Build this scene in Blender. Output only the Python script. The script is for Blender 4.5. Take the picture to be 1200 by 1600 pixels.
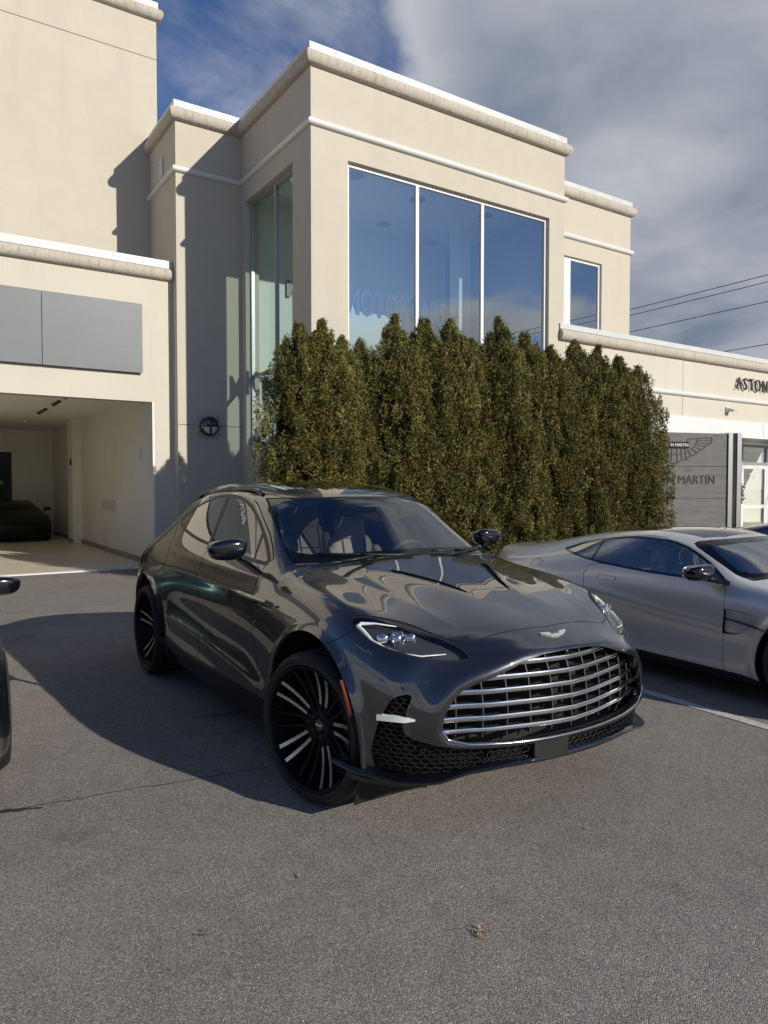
import bpy, bmesh, math, random
import numpy as np
from mathutils import Vector, Matrix
R = math.radians
rng = np.random.default_rng(7)
random.seed(7)
scene = bpy.context.scene
COL = scene.collection
for o in list(bpy.data.objects):
    bpy.data.objects.remove(o)

# ------------------------------------------------------------------ camera
F_PX, TILT, CAM_H = 1129.05, 0.0338785, 1.618
cam_d = bpy.data.cameras.new('camera')
cam_d.sensor_fit = 'HORIZONTAL'
cam_d.sensor_width = 36.0
cam_d.lens = 36.0 * F_PX / 1200.0
cam_d.clip_start = 0.05
cam_d.clip_end = 3000
cam = bpy.data.objects.new('camera', cam_d)
COL.objects.link(cam)
cam.location = (0, 0, CAM_H)
cam.rotation_euler = (R(90) - TILT, 0, 0)
scene.camera = cam

# ------------------------------------------------------------------ frames
AZ = R(56.742)
UX, UY = math.sin(AZ), math.cos(AZ)
def fw(u, w, z=0.0):
    """building frame (u along the facades, w away from the street) -> world"""
    return (u * UX - w * UY, u * UY + w * UX, z)

# ------------------------------------------------------------------ world, sun
SUN_EL = R(23.3)
tx, ty, tz = fw(1.215, -3.155)              # horizontal direction towards the sun
SUN_ROT = math.atan2(tx, ty)                # clockwise from +Y
world = bpy.data.worlds.new('World')
scene.world = world
world.use_nodes = True
nt = world.node_tree
nt.nodes.clear()
def N(tree, typ, **kw):
    n = tree.nodes.new(typ)
    for k, v in kw.items():
        if k in ('inp',):
            for a, b in v.items():
                n.inputs[a].default_value = b
        else:
            setattr(n, k, v)
    return n
L = nt.links.new
out = N(nt, 'ShaderNodeOutputWorld')
bg = N(nt, 'ShaderNodeBackground')
sky = N(nt, 'ShaderNodeTexSky', sky_type='NISHITA', sun_disc=False, sun_elevation=SUN_EL,
        sun_rotation=SUN_ROT, altitude=0, air_density=1.0, dust_density=0.35, ozone_density=2.2)
SKY_STRENGTH = 0.075
bg.inputs[1].default_value = SKY_STRENGTH
tc = N(nt, 'ShaderNodeTexCoord')
sep = N(nt, 'ShaderNodeSeparateXYZ')
L(tc.outputs['Generated'], sep.inputs[0])
# project the view direction on a cloud layer, flattened towards the horizon
zc = N(nt, 'ShaderNodeMath', operation='MAXIMUM', inp={1: 0.0})
L(sep.outputs[2], zc.inputs[0])
za = N(nt, 'ShaderNodeMath', operation='ADD', inp={1: 0.22})
L(zc.outputs[0], za.inputs[0])
dx = N(nt, 'ShaderNodeMath', operation='DIVIDE'); L(sep.outputs[0], dx.inputs[0]); L(za.outputs[0], dx.inputs[1])
dy = N(nt, 'ShaderNodeMath', operation='DIVIDE'); L(sep.outputs[1], dy.inputs[0]); L(za.outputs[0], dy.inputs[1])
comb = N(nt, 'ShaderNodeCombineXYZ'); L(dx.outputs[0], comb.inputs[0]); L(dy.outputs[0], comb.inputs[1])
def wnoise(scale, det, rough, off, dist=0.0):
    m = N(nt, 'ShaderNodeMapping'); m.inputs['Location'].default_value = off
    L(comb.outputs[0], m.inputs[0])
    n = N(nt, 'ShaderNodeTexNoise', inp={'Scale': scale, 'Detail': det, 'Roughness': rough, 'Distortion': dist})
    L(m.outputs[0], n.inputs['Vector'])
    return n.outputs['Fac']
def wm(op, a, b=None, c=None, clamp=False):
    n = N(nt, 'ShaderNodeMath', operation=op); n.use_clamp = clamp
    for i, x in enumerate((a, b, c)):
        if x is None: continue
        if isinstance(x, (int, float)): n.inputs[i].default_value = x
        else: L(x, n.inputs[i])
    return n.outputs[0]
cover = wnoise(0.55, 3, 0.5, (3.1, 1.7, 0))
shape = wnoise(1.35, 9, 0.54, (0.4, 2.3, 0), 0.15)
wisp = wnoise(3.2, 5, 0.55, (5.0, 1.0, 0), 0.4)
# a broad cloud bank to the north-east, clear sky elsewhere (weather front across the sky)
def wmr(x, a, b, lo, hi):
    r_ = N(nt, 'ShaderNodeMapRange', interpolation_type='SMOOTHSTEP', inp={'From Min': a, 'From Max': b, 'To Min': lo, 'To Max': hi}); L(x, r_.inputs['Value']); return r_.outputs[0]
bank = wm('ADD', wm('MULTIPLY', dx.outputs[0], 1.15), wm('MULTIPLY', dy.outputs[0], -0.10))
bank = wm('MINIMUM', wm('MAXIMUM', wm('ADD', bank, 0.10), -0.20), 0.24)
north = wmr(dy.outputs[0], 0.1, 0.7, 0.0, 1.0)
low = wmr(sep.outputs[2], 0.14, 0.32, 0.13, -0.13)
bank = wm('ADD', wm('MULTIPLY', bank, north), wm('MULTIPLY', low, wm('SUBTRACT', 1.0, north)))
dens = wm('ADD', wm('ADD', wm('MULTIPLY', shape, 0.85), wm('MULTIPLY', cover, 0.35)), bank)
cmask = N(nt, 'ShaderNodeMapRange', interpolation_type='SMOOTHSTEP', inp={'From Min': 0.56, 'From Max': 0.69})
L(dens, cmask.inputs['Value'])
shade = N(nt, 'ShaderNodeValToRGB')
shade.color_ramp.elements[0].position = 0.38; shade.color_ramp.elements[0].color = (2.0, 2.6, 3.8, 1)
shade.color_ramp.elements[1].position = 0.72; shade.color_ramp.elements[1].color = (10.2, 10.2, 10.4, 1)
sm = wm('ADD', wm('MULTIPLY', shape, 0.45), wm('ADD', wm('MULTIPLY', wisp, 0.2), wm('MULTIPLY', wnoise(0.9, 4, 0.5, (8.3, 4.4, 0)), 0.35)))
rim_ = wmr(dens, 0.60, 0.80, 0.16, 0.0)      # thin, sunlit borders of the cloud
sm = wm('ADD', sm, rim_)
L(sm, shade.inputs[0])
cir = wm('MULTIPLY', wmr(wnoise(1.3, 8, 0.6, (2.6, 7.1, 0), 0.5), 0.47, 0.66, 0.0, 0.75), north)
cfac = wm('MAXIMUM', cmask.outputs[0], cir)
mix = N(nt, 'ShaderNodeMix', data_type='RGBA')
tint = N(nt, 'ShaderNodeMix', data_type='RGBA', blend_type='MULTIPLY'); tint.inputs['Factor'].default_value = 1
L(sky.outputs[0], tint.inputs[6]); tint.inputs[7].default_value = (0.60, 0.84, 1.24, 1)
L(cfac, mix.inputs['Factor']); L(tint.outputs[2], mix.inputs[6]); L(shade.outputs[0], mix.inputs[7])
L(mix.outputs[2], bg.inputs[0]); L(bg.outputs[0], out.inputs[0])

sun_d = bpy.data.lights.new('sun', 'SUN')
sun_d.energy = 4.8
sun_d.angle = R(0.53)
sun_d.color = (1.0, 0.93, 0.81)
sun = bpy.data.objects.new('sun', sun_d)
COL.objects.link(sun)
sun.location = (6, -6, 12)
sd = Vector((tx, ty, 0)).normalized() * math.cos(SUN_EL) + Vector((0, 0, math.sin(SUN_EL)))
sun.rotation_euler = sd.to_track_quat('Z', 'Y').to_euler()

scene.view_settings.view_transform = 'Standard'
scene.view_settings.look = 'None'
scene.view_settings.exposure = 0.0
scene.view_settings.gamma = 1.0
scene.view_settings.use_curve_mapping = False
scene.render.engine = 'CYCLES'
scene.cycles.max_bounces = 10
scene.cycles.diffuse_bounces = 6
scene.cycles.transparent_max_bounces = 24

# ------------------------------------------------------------------ helpers
def tag(o, label=None, cat=None, group=None, kind=None):
    if label: o['label'] = label
    if cat: o['category'] = cat
    if group: o['group'] = group
    if kind: o['kind'] = kind
    return o
def empty(name, loc=(0, 0, 0), rz=0.0):
    o = bpy.data.objects.new(name, None)
    o.empty_display_size = 0.2
    COL.objects.link(o)
    o.location = loc
    o.rotation_euler = (0, 0, rz)
    return o
def link_mesh(name, me, parent=None):
    o = bpy.data.objects.new(name, me)
    COL.objects.link(o)
    if parent is not None:
        o.parent = parent
    return o
class MB:
    def __init__(s): s.v = []; s.f = []; s.m = []
    def add(s, vs, fs, mi=0):
        b = len(s.v); s.v += [tuple(p) for p in vs]
        s.f += [tuple(i + b for i in f) for f in fs]; s.m += [mi] * len(fs)
        return s
    def box(s, p0, p1, mi=0, T=None):
        (x0, y0, z0), (x1, y1, z1) = p0, p1
        vs = [(x, y, z) for z in (z0, z1) for y in (y0, y1) for x in (x0, x1)]
        if T: vs = [T(*p) for p in vs]
        return s.add(vs, [(0, 2, 3, 1), (4, 5, 7, 6), (0, 1, 5, 4), (2, 6, 7, 3), (0, 4, 6, 2), (1, 3, 7, 5)], mi)
    def tube(s, pts, r, n=8, mi=0, cap=True):
        pts = [Vector(p) for p in pts]
        rs = r if isinstance(r, (list, tuple)) else [r] * len(pts)
        vs = []; up = None
        for i, p in enumerate(pts):
            d = (pts[min(i + 1, len(pts) - 1)] - pts[max(i - 1, 0)]).normalized()
            if up is None: up = Vector((0, 0, 1)) if abs(d.z) < 0.9 else Vector((1, 0, 0))
            a = d.cross(up).normalized(); b = a.cross(d); up = b
            for k in range(n):
                t = 2 * math.pi * k / n
                vs.append(p + (a * math.cos(t) + b * math.sin(t)) * rs[i])
        fs = []
        for i in range(len(pts) - 1):
            for k in range(n):
                k2 = (k + 1) % n
                fs.append((i * n + k, i * n + k2, (i + 1) * n + k2, (i + 1) * n + k))
        if cap:
            fs.append(tuple(range(n - 1, -1, -1))); fs.append(tuple((len(pts) - 1) * n + k for k in range(n)))
        return s.add(vs, fs, mi)
    def lathe(s, prof, n=32, mi=0, T=None, a0=0.0, a1=2 * math.pi):
        """prof: (r, h) around local Z"""
        full = abs(a1 - a0 - 2 * math.pi) < 1e-6
        cols = n if full else n + 1
        vs = []
        for r, h in prof:
            for k in range(cols):
                t = a0 + (a1 - a0) * k / n
                p = (r * math.cos(t), r * math.sin(t), h)
                vs.append(T(*p) if T else p)
        fs = []
        for i in range(len(prof) - 1):
            for k in range(n):
                k2 = (k + 1) % cols
                fs.append((i * cols + k, i * cols + k2, (i + 1) * cols + k2, (i + 1) * cols + k))
        return s.add(vs, fs, mi)
    def build(s, name, mats, parent=None, smooth=False, world=False, angle=None):
        """world=True: vertices are world coordinates, made local to an unrotated parent"""
        if not isinstance(mats, (list, tuple)): mats = [mats]
        vs = s.v
        if world and parent is not None:
            l = parent.location; vs = [(x - l.x, y - l.y, z - l.z) for x, y, z in vs]
        me = bpy.data.meshes.new(name)
        me.from_pydata(vs, [], s.f)
        for m in mats: me.materials.append(m)
        if any(s.m): me.polygons.foreach_set('material_index', s.m)
        if smooth: me.polygons.foreach_set('use_smooth', [True] * len(me.polygons))
        me.update()
        if angle is not None:
            bm = bmesh.new(); bm.from_mesh(me)
            bmesh.ops.recalc_face_normals(bm, faces=bm.faces)
            for e in bm.edges:
                if len(e.link_faces) == 2 and e.calc_face_angle(0) > angle: e.smooth = False
            for f in bm.faces: f.smooth = True
            bm.to_mesh(me); bm.free()
        return link_mesh(name, me, parent)
def text_mesh(body, size, depth, T, res=3, bold=0.0, align='LEFT', space=1.0):
    """lettering as solid mesh; T maps (x right, y up, z out) to the target space"""
    cu = bpy.data.curves.new('lettering', 'FONT')
    cu.body = body; cu.size = size; cu.extrude = depth / 2; cu.resolution_u = res; cu.offset = bold
    cu.align_x = align; cu.space_character = space
    ob = bpy.data.objects.new('lettering_tmp', cu)
    COL.objects.link(ob)
    dg = bpy.context.evaluated_depsgraph_get()
    me = bpy.data.meshes.new_from_object(ob.evaluated_get(dg))
    vs = [T(*v.co) for v in me.vertices]
    fs = [tuple(p.vertices) for p in me.polygons]
    bpy.data.objects.remove(ob); bpy.data.curves.remove(cu); bpy.data.meshes.remove(me)
    return vs, fs

# ------------------------------------------------------------------ materials
def mat(name, base=(0.5, 0.5, 0.5), rough=0.5, metal=0.0, spec=0.5, coat=0.0, coat_rough=0.03,
        noise=None, bump=None, streak=None, emit=None, rvar=None, flake=0.0, speck=None):
    m = bpy.data.materials.new(name); m.use_nodes = True
    t = m.node_tree; b = t.nodes['Principled BSDF']
    b.inputs['Base Color'].default_value = (*base, 1)
    b.inputs['Roughness'].default_value = rough
    b.inputs['Metallic'].default_value = metal
    b.inputs['Specular IOR Level'].default_value = spec
    b.inputs['Coat Weight'].default_value = coat
    b.inputs['Coat Roughness'].default_value = coat_rough
    if emit:
        b.inputs['Emission Color'].default_value = (*emit[0], 1); b.inputs['Emission Strength'].default_value = emit[1]
    ln = t.links.new
    co = N(t, 'ShaderNodeNewGeometry').outputs['Position'] if (noise or bump or streak or rvar or flake or speck) else None
    last = None
    def mul(col, fac_out, lo, hi, a, b2):
        mr = N(t, 'ShaderNodeMapRange', inp={'From Min': lo, 'From Max': hi, 'To Min': a, 'To Max': b2})
        ln(fac_out, mr.inputs['Value'])
        mx = N(t, 'ShaderNodeMix', data_type='RGBA', blend_type='MULTIPLY'); mx.inputs['Factor'].default_value = 1
        if col is None: mx.inputs[6].default_value = (*base, 1)
        else: ln(col, mx.inputs[6])
        ln(mr.outputs[0], mx.inputs[7])
        return mx.outputs[2]
    if noise:
        for sc, amt, det in noise:
            n = N(t, 'ShaderNodeTexNoise', inp={'Scale': sc, 'Detail': det, 'Roughness': 0.6}); ln(co, n.inputs['Vector'])
            last = mul(last, n.outputs['Fac'], 0.3, 0.7, 1 - amt, 1 + amt * 0.5)
    if streak:
        for (sx, sz, amt, lo) in streak:
            mp = N(t, 'ShaderNodeMapping'); mp.inputs['Scale'].default_value = (sx, sx, sz); ln(co, mp.inputs[0])
            n = N(t, 'ShaderNodeTexNoise', inp={'Scale': 1.0, 'Detail': 6, 'Roughness': 0.65}); ln(mp.outputs[0], n.inputs['Vector'])
            last = mul(last, n.outputs['Fac'], lo, lo + 0.25, 1.0, 1 - amt)
    if speck:
        for sc, thr, colr in speck:
            v = N(t, 'ShaderNodeTexVoronoi', inp={'Scale': sc}); ln(co, v.inputs['Vector'])
            sp = N(t, 'ShaderNodeSeparateColor'); ln(v.outputs['Color'], sp.inputs[0])
            mr = N(t, 'ShaderNodeMapRange', inp={'From Min': thr, 'From Max': thr + 0.04}); ln(sp.outputs[0], mr.inputs['Value'])
            mx = N(t, 'ShaderNodeMix', data_type='RGBA'); ln(mr.outputs[0], mx.inputs['Factor'])
            if last is None: mx.inputs[6].default_value = (*base, 1)
            else: ln(last, mx.inputs[6])
            mx.inputs[7].default_value = (*colr, 1); last = mx.outputs[2]
    if last is not None: ln(last, b.inputs['Base Color'])
    if rvar:
        n = N(t, 'ShaderNodeTexNoise', inp={'Scale': rvar[0], 'Detail': 4}); ln(co, n.inputs['Vector'])
        mr = N(t, 'ShaderNodeMapRange', inp={'From Min': 0.3, 'From Max': 0.7, 'To Min': rough - rvar[1], 'To Max': rough + rvar[1]})
        ln(n.outputs['Fac'], mr.inputs['Value']); ln(mr.outputs[0], b.inputs['Roughness'])
    if bump:
        prev = None
        for sc, st, dist in bump:
            n = N(t, 'ShaderNodeTexNoise', inp={'Scale': sc, 'Detail': 4, 'Roughness': 0.6}); ln(co, n.inputs['Vector'])
            bp = N(t, 'ShaderNodeBump', inp={'Strength': st, 'Distance': dist}); ln(n.outputs['Fac'], bp.inputs['Height'])
            if prev: ln(prev, bp.inputs['Normal'])
            prev = bp.outputs[0]
        ln(prev, b.inputs['Normal'])
    if flake:
        v = N(t, 'ShaderNodeTexVoronoi', inp={'Scale': 900.0}); ln(co, v.inputs['Vector'])
        bp = N(t, 'ShaderNodeVectorMath', operation='SUBTRACT'); ln(v.outputs['Color'], bp.inputs[0]); bp.inputs[1].default_value = (0.5, 0.5, 0.5)
        sc = N(t, 'ShaderNodeVectorMath', operation='SCALE'); sc.inputs['Scale'].default_value = flake; ln(bp.outputs[0], sc.inputs[0])
        g = N(t, 'ShaderNodeNewGeometry'); ad = N(t, 'ShaderNodeVectorMath', operation='ADD'); ln(g.outputs['Normal'], ad.inputs[0]); ln(sc.outputs[0], ad.inputs[1])
        nm = N(t, 'ShaderNodeVectorMath', operation='NORMALIZE'); ln(ad.outputs[0], nm.inputs[0]); ln(nm.outputs[0], b.inputs['Normal'])
        g2 = N(t, 'ShaderNodeNewGeometry'); ln(g2.outputs['Normal'], b.inputs['Coat Normal'])
    return m
def glass(name, tint=(0.8, 0.9, 0.9), refl=0.08, gcol=(1, 1, 1), rough=0.0, boost=1.0):
    """thin pane: mirror-like reflection by fresnel over a tinted transparent sheet"""
    m = bpy.data.materials.new(name); m.use_nodes = True
    t = m.node_tree; t.nodes.clear(); ln = t.links.new
    o = N(t, 'ShaderNodeOutputMaterial'); mx = N(t, 'ShaderNodeMixShader')
    tr = N(t, 'ShaderNodeBsdfTransparent'); tr.inputs[0].default_value = (*tint, 1)
    gl = N(t, 'ShaderNodeBsdfGlossy'); gl.inputs[0].default_value = (*gcol, 1); gl.inputs['Roughness'].default_value = rough
    fr = N(t, 'ShaderNodeFresnel'); gb = N(t, 'ShaderNodeNewGeometry')
    io = N(t, 'ShaderNodeMapRange', inp={'To Min': 1.5, 'To Max': 1 / 1.5}); ln(gb.outputs['Backfacing'], io.inputs['Value']); ln(io.outputs[0], fr.inputs['IOR'])
    mr = N(t, 'ShaderNodeMapRange', inp={'From Min': 0.04, 'From Max': 1.0, 'To Min': refl, 'To Max': 1.0}); ln(fr.outputs[0], mr.inputs['Value'])
    ln(mr.outputs[0], mx.inputs[0]); ln(tr.outputs[0], mx.inputs[1]); ln(gl.outputs[0], mx.inputs[2]); ln(mx.outputs[0], o.inputs[0])
    return m

M = {}
M['stucco'] = mat('cream_stucco', (0.535, 0.492, 0.408), 0.9, spec=0.2, noise=[(0.5, 0.03, 3), (3.0, 0.03, 5), (60, 0.06, 2)],
                  streak=[(1.6, 0.30, 0.06, 0.54), (6.0, 0.20, 0.10, 0.62)], bump=[(55, 0.5, 0.004), (6, 0.25, 0.01)])
M['stucco_light'] = mat('pale_stucco', (0.575, 0.537, 0.455), 0.9, spec=0.2, noise=[(0.6, 0.04, 3), (60, 0.05, 2)],
                  streak=[(2.5, 0.3, 0.08, 0.55)], bump=[(55, 0.4, 0.004)])
M['cornice'] = mat('weathered_cornice', (0.50, 0.455, 0.385), 0.85, spec=0.2, noise=[(2.0, 0.08, 5), (40, 0.10, 3)],
                  streak=[(14.0, 1.2, 0.34, 0.50), (40.0, 2.0, 0.22, 0.52)], bump=[(60, 0.5, 0.004)])
M['groove'] = mat('joint_filler', (0.30, 0.265, 0.22), 0.9)
M['flashing'] = mat('white_flashing', (0.56, 0.57, 0.56), 0.35, spec=0.5, noise=[(3, 0.05, 4)], rvar=(5, 0.1))
M['band'] = mat('white_band', (0.66, 0.66, 0.64), 0.30, spec=0.5, noise=[(4, 0.05, 4)])
M['frame_white'] = mat('white_window_frame', (0.70, 0.70, 0.69), 0.35, noise=[(6, 0.04, 3)])
M['frame_grey'] = mat('grey_aluminium', (0.42, 0.43, 0.45), 0.4, 0.6, noise=[(9, 0.08, 3)])
M['panel'] = mat('grey_metal_panel', (0.125, 0.14, 0.15), 0.5, 0.15, noise=[(0.8, 0.06, 3)], streak=[(0.8, 6.0, 0.08, 0.45)])
M['panel_dark'] = mat('panel_shadow_gap', (0.05, 0.05, 0.055), 0.7)
M['win'] = glass('window_glass', (0.72, 0.80, 0.83), 0.34, (0.90, 0.95, 1.0))
M['win_clear'] = glass('side_window_glass', (0.80, 0.90, 0.86), 0.10)
M['store'] = glass('storefront_glass', (0.72, 0.76, 0.76), 0.16)
M['interior'] = mat('interior_wall', (0.80, 0.78, 0.70), 0.8, noise=[(1, 0.04, 2)])
M['interior_green'] = mat('pale_green_wall', (0.70, 0.755, 0.70), 0.8)
M['ceiling'] = mat('interior_ceiling', (0.80, 0.79, 0.74), 0.9)
M['black'] = mat('black_plastic', (0.012, 0.012, 0.013), 0.45, noise=[(20, 0.2, 3)])
M['black_gloss'] = mat('gloss_black', (0.004, 0.005, 0.008), 0.12, spec=0.6, coat=0.8)
M['navy'] = mat('navy_lettering', (0.015, 0.025, 0.06), 0.5)
M['letter'] = mat('dark_lettering', (0.09, 0.09, 0.09), 0.4, 0.3)
M['letter_white'] = mat('white_lettering', (0.8, 0.8, 0.8), 0.5)
M['lamp_lens'] = mat('lamp_lens', (0.75, 0.70, 0.58), 0.3)
M['tile'] = mat('beige_floor_tile', (0.68, 0.62, 0.49), 0.35, noise=[(2, 0.05, 4)])
M['grout'] = mat('tile_grout', (0.24, 0.21, 0.17), 0.8)
M['base'] = mat('baseboard', (0.36, 0.31, 0.23), 0.6, noise=[(5, 0.1, 3)])
M['red'] = mat('alarm_red', (0.30, 0.015, 0.015), 0.4)
M['stone'] = mat('grey_travertine', (0.135, 0.132, 0.126), 0.75, noise=[(4, 0.12, 5)], streak=[(1.5, 18.0, 0.45, 0.50), (5.0, 70.0, 0.45, 0.56)], bump=[(40, 0.4, 0.003)])
M['steel'] = mat('brushed_steel', (0.55, 0.55, 0.54), 0.28, 1.0, streak=[(40, 2, 0.15, 0.45)])
M['wire'] = mat('black_cable', (0.01, 0.01, 0.01), 0.6)
M['wood_pole'] = mat('weathered_pole', (0.14, 0.10, 0.07), 0.9, noise=[(6, 0.2, 5)])
M['bark'] = mat('brown_bark', (0.10, 0.075, 0.055), 0.95, noise=[(15, 0.3, 5)], bump=[(40, 0.6, 0.01)])
# ================================================================== ground
WA_, WB_, WC_, WD_, WE_ = 16.407, 14.806, 14.553, 11.398, 12.95   # facade planes
UB_, UC_, UD_, UD2_, UE2_ = -9.0, 4.559, 5.951, 12.26, 16.5

def asphalt_material():
    m = bpy.data.materials.new('worn_asphalt'); m.use_nodes = True
    t = m.node_tree; b = t.nodes['Principled BSDF']; ln = t.links.new
    co = N(t, 'ShaderNodeNewGeometry').outputs['Position']
    def noise(sc, det=4, ro=0.6):
        n = N(t, 'ShaderNodeTexNoise', inp={'Scale': sc, 'Detail': det, 'Roughness': ro}); ln(co, n.inputs['Vector']); return n.outputs['Fac']
    def rng_(x, a, c, lo, hi):
        r = N(t, 'ShaderNodeMapRange', inp={'From Min': a, 'From Max': c, 'To Min': lo, 'To Max': hi}); ln(x, r.inputs['Value']); return r.outputs[0]
    def math_(op, a, c):
        n = N(t, 'ShaderNodeMath', operation=op)
        for i, x in enumerate((a, c)):
            if isinstance(x, (int, float)): n.inputs[i].default_value = x
            else: ln(x, n.inputs[i])
        return n.outputs[0]
    v1 = N(t, 'ShaderNodeTexVoronoi', inp={'Scale': 230.0}); ln(co, v1.inputs['Vector'])
    v2 = N(t, 'ShaderNodeTexVoronoi', inp={'Scale': 85.0}); ln(co, v2.inputs['Vector'])
    s1 = N(t, 'ShaderNodeSeparateColor'); ln(v1.outputs['Color'], s1.inputs[0])
    s2 = N(t, 'ShaderNodeSeparateColor'); ln(v2.outputs['Color'], s2.inputs[0])
    stone = N(t, 'ShaderNodeValToRGB')
    e = stone.color_ramp.elements
    e[0].position = 0.0; e[0].color = (0.120, 0.111, 0.101, 1)
    e[1].position = 1.0; e[1].color = (0.40, 0.37, 0.33, 1)
    for p, c in ((0.35, (0.205, 0.187, 0.168, 1)), (0.62, (0.275, 0.250, 0.222, 1)), (0.86, (0.37, 0.34, 0.30, 1))):
        x = e.new(p); x.color = c
    ln(s1.outputs[0], stone.inputs[0])
    big = N(t, 'ShaderNodeValToRGB')
    big.color_ramp.elements[0].position = 0.90; big.color_ramp.elements[0].color = (0, 0, 0, 1)
    big.color_ramp.elements[1].position = 0.94; big.color_ramp.elements[1].color = (1, 1, 1, 1)
    ln(s2.outputs[0], big.inputs[0])
    near = rng_(v2.outputs['Distance'], 0.25, 0.45, 1, 0)
    bf = math_('MULTIPLY', big.outputs[0], near)
    mx = N(t, 'ShaderNodeMix', data_type='RGBA'); ln(bf, mx.inputs['Factor']); ln(stone.outputs[0], mx.inputs[6]); mx.inputs[7].default_value = (0.46, 0.43, 0.38, 1)
    patch = rng_(noise(0.45, 5), 0.3, 0.7, 0.84, 1.12)
    fine = rng_(noise(6, 6, 0.7), 0.3, 0.7, 0.88, 1.10)
    m1 = math_('MULTIPLY', patch, fine)
    # faint darker oil stains
    oil = rng_(noise(1.1, 3), 0.62, 0.75, 1.0, 0.72)
    m2 = math_('MULTIPLY', m1, oil)
    mm = N(t, 'ShaderNodeMix', data_type='RGBA', blend_type='MULTIPLY'); mm.inputs['Factor'].default_value = 1
    ln(mx.outputs[2], mm.inputs[6]); ln(m2, mm.inputs[7]); ln(mm.outputs[2], b.inputs['Base Color'])
    b.inputs['Roughness'].default_value = 0.85; b.inputs['Specular IOR Level'].default_value = 0.35
    bp = N(t, 'ShaderNodeBump', inp={'Strength': 0.8, 'Distance': 0.004}); ln(v1.outputs['Distance'], bp.inputs['Height']); bp.invert = True
    bp2 = N(t, 'ShaderNodeBump', inp={'Strength': 0.25, 'Distance': 0.02}); ln(noise(5, 5), bp2.inputs['Height']); ln(bp.outputs[0], bp2.inputs['Normal'])
    ln(bp2.outputs[0], b.inputs['Normal'])
    return m
M['asphalt'] = asphalt_material()
g = MB()
g.add([(-700, -700, 0), (700, -700, 0), (700, 900, 0), (-700, 900, 0)], [(0, 1, 2, 3)])
tag(g.build('parking_lot_asphalt', M['asphalt']), kind='structure')

def ground_strip(pts, widths, z, name, m, parent=None, jit=0.0, seed=1):
    """thin irregular strip lying on the ground"""
    rr = random.Random(seed); vs = []; fs = []
    for i, (x, y) in enumerate(pts):
        a = pts[max(i - 1, 0)]; b = pts[min(i + 1, len(pts) - 1)]
        d = Vector((b[0] - a[0], b[1] - a[1])).normalized(); n = Vector((-d.y, d.x))
        w = widths if isinstance(widths, float) else widths[i]
        l = w / 2 * (1 + rr.uniform(-jit, jit)); r_ = w / 2 * (1 + rr.uniform(-jit, jit))
        vs += [(x + n.x * l, y + n.y * l, z), (x - n.x * r_, y - n.y * r_, z)]
        if i: fs.append((2 * i - 2, 2 * i - 1, 2 * i + 1, 2 * i))
    return MB().add(vs, fs).build(name, m, parent)
def jag(p0, p1, n, amp, seed):
    rr = random.Random(seed); d = Vector((p1[0] - p0[0], p1[1] - p0[1])); nn = Vector((-d.y, d.x)).normalized(); out = []; off = 0
    for i in range(n + 1):
        off = off * 0.8 + rr.uniform(-amp, amp)
        t = i / n; out.append((p0[0] + d.x * t + nn.x * off, p0[1] + d.y * t + nn.y * off))
    return out
M['crack'] = mat('crack_tar', (0.022, 0.020, 0.019), 0.8)
M['road_paint'] = mat('worn_white_paint', (0.62, 0.60, 0.56), 0.75, noise=[(3, 0.15, 5), (40, 0.30, 5)], streak=[(25, 25, 0.55, 0.55)])
o = ground_strip(jag((2.9, 4.3), (-0.3, 9.6), 60, 0.002, 3), 0.10, 0.004, 'bay_line', M['road_paint'], jit=0.10)
tag(o, kind='structure')
o = ground_strip(jag((-2.2, 3.42), (-0.2, 4.35), 90, 0.006, 5), [0.004 + 0.004 * abs(math.sin(i * 1.7)) for i in range(91)], 0.004, 'crack', M['crack'], jit=0.5); tag(o, kind='structure')
o = ground_strip(jag((-2.4, 3.40), (-1.72, 3.60), 30, 0.008, 9), [0.03 * math.sin(math.pi * (i + 0.5) / 31) + 0.012 * abs(math.sin(i * 2.1)) for i in range(31)], 0.005, 'tar_patch', M['crack'], jit=0.5); tag(o, kind='structure')
o = ground_strip(jag((-1.35, 5.0), (-0.72, 5.32), 30, 0.006, 19), [0.02 * math.sin(math.pi * (i + 0.5) / 31) + 0.006 for i in range(31)], 0.004, 'tar_patch', M['crack'], jit=0.5); tag(o, kind='structure')

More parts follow.
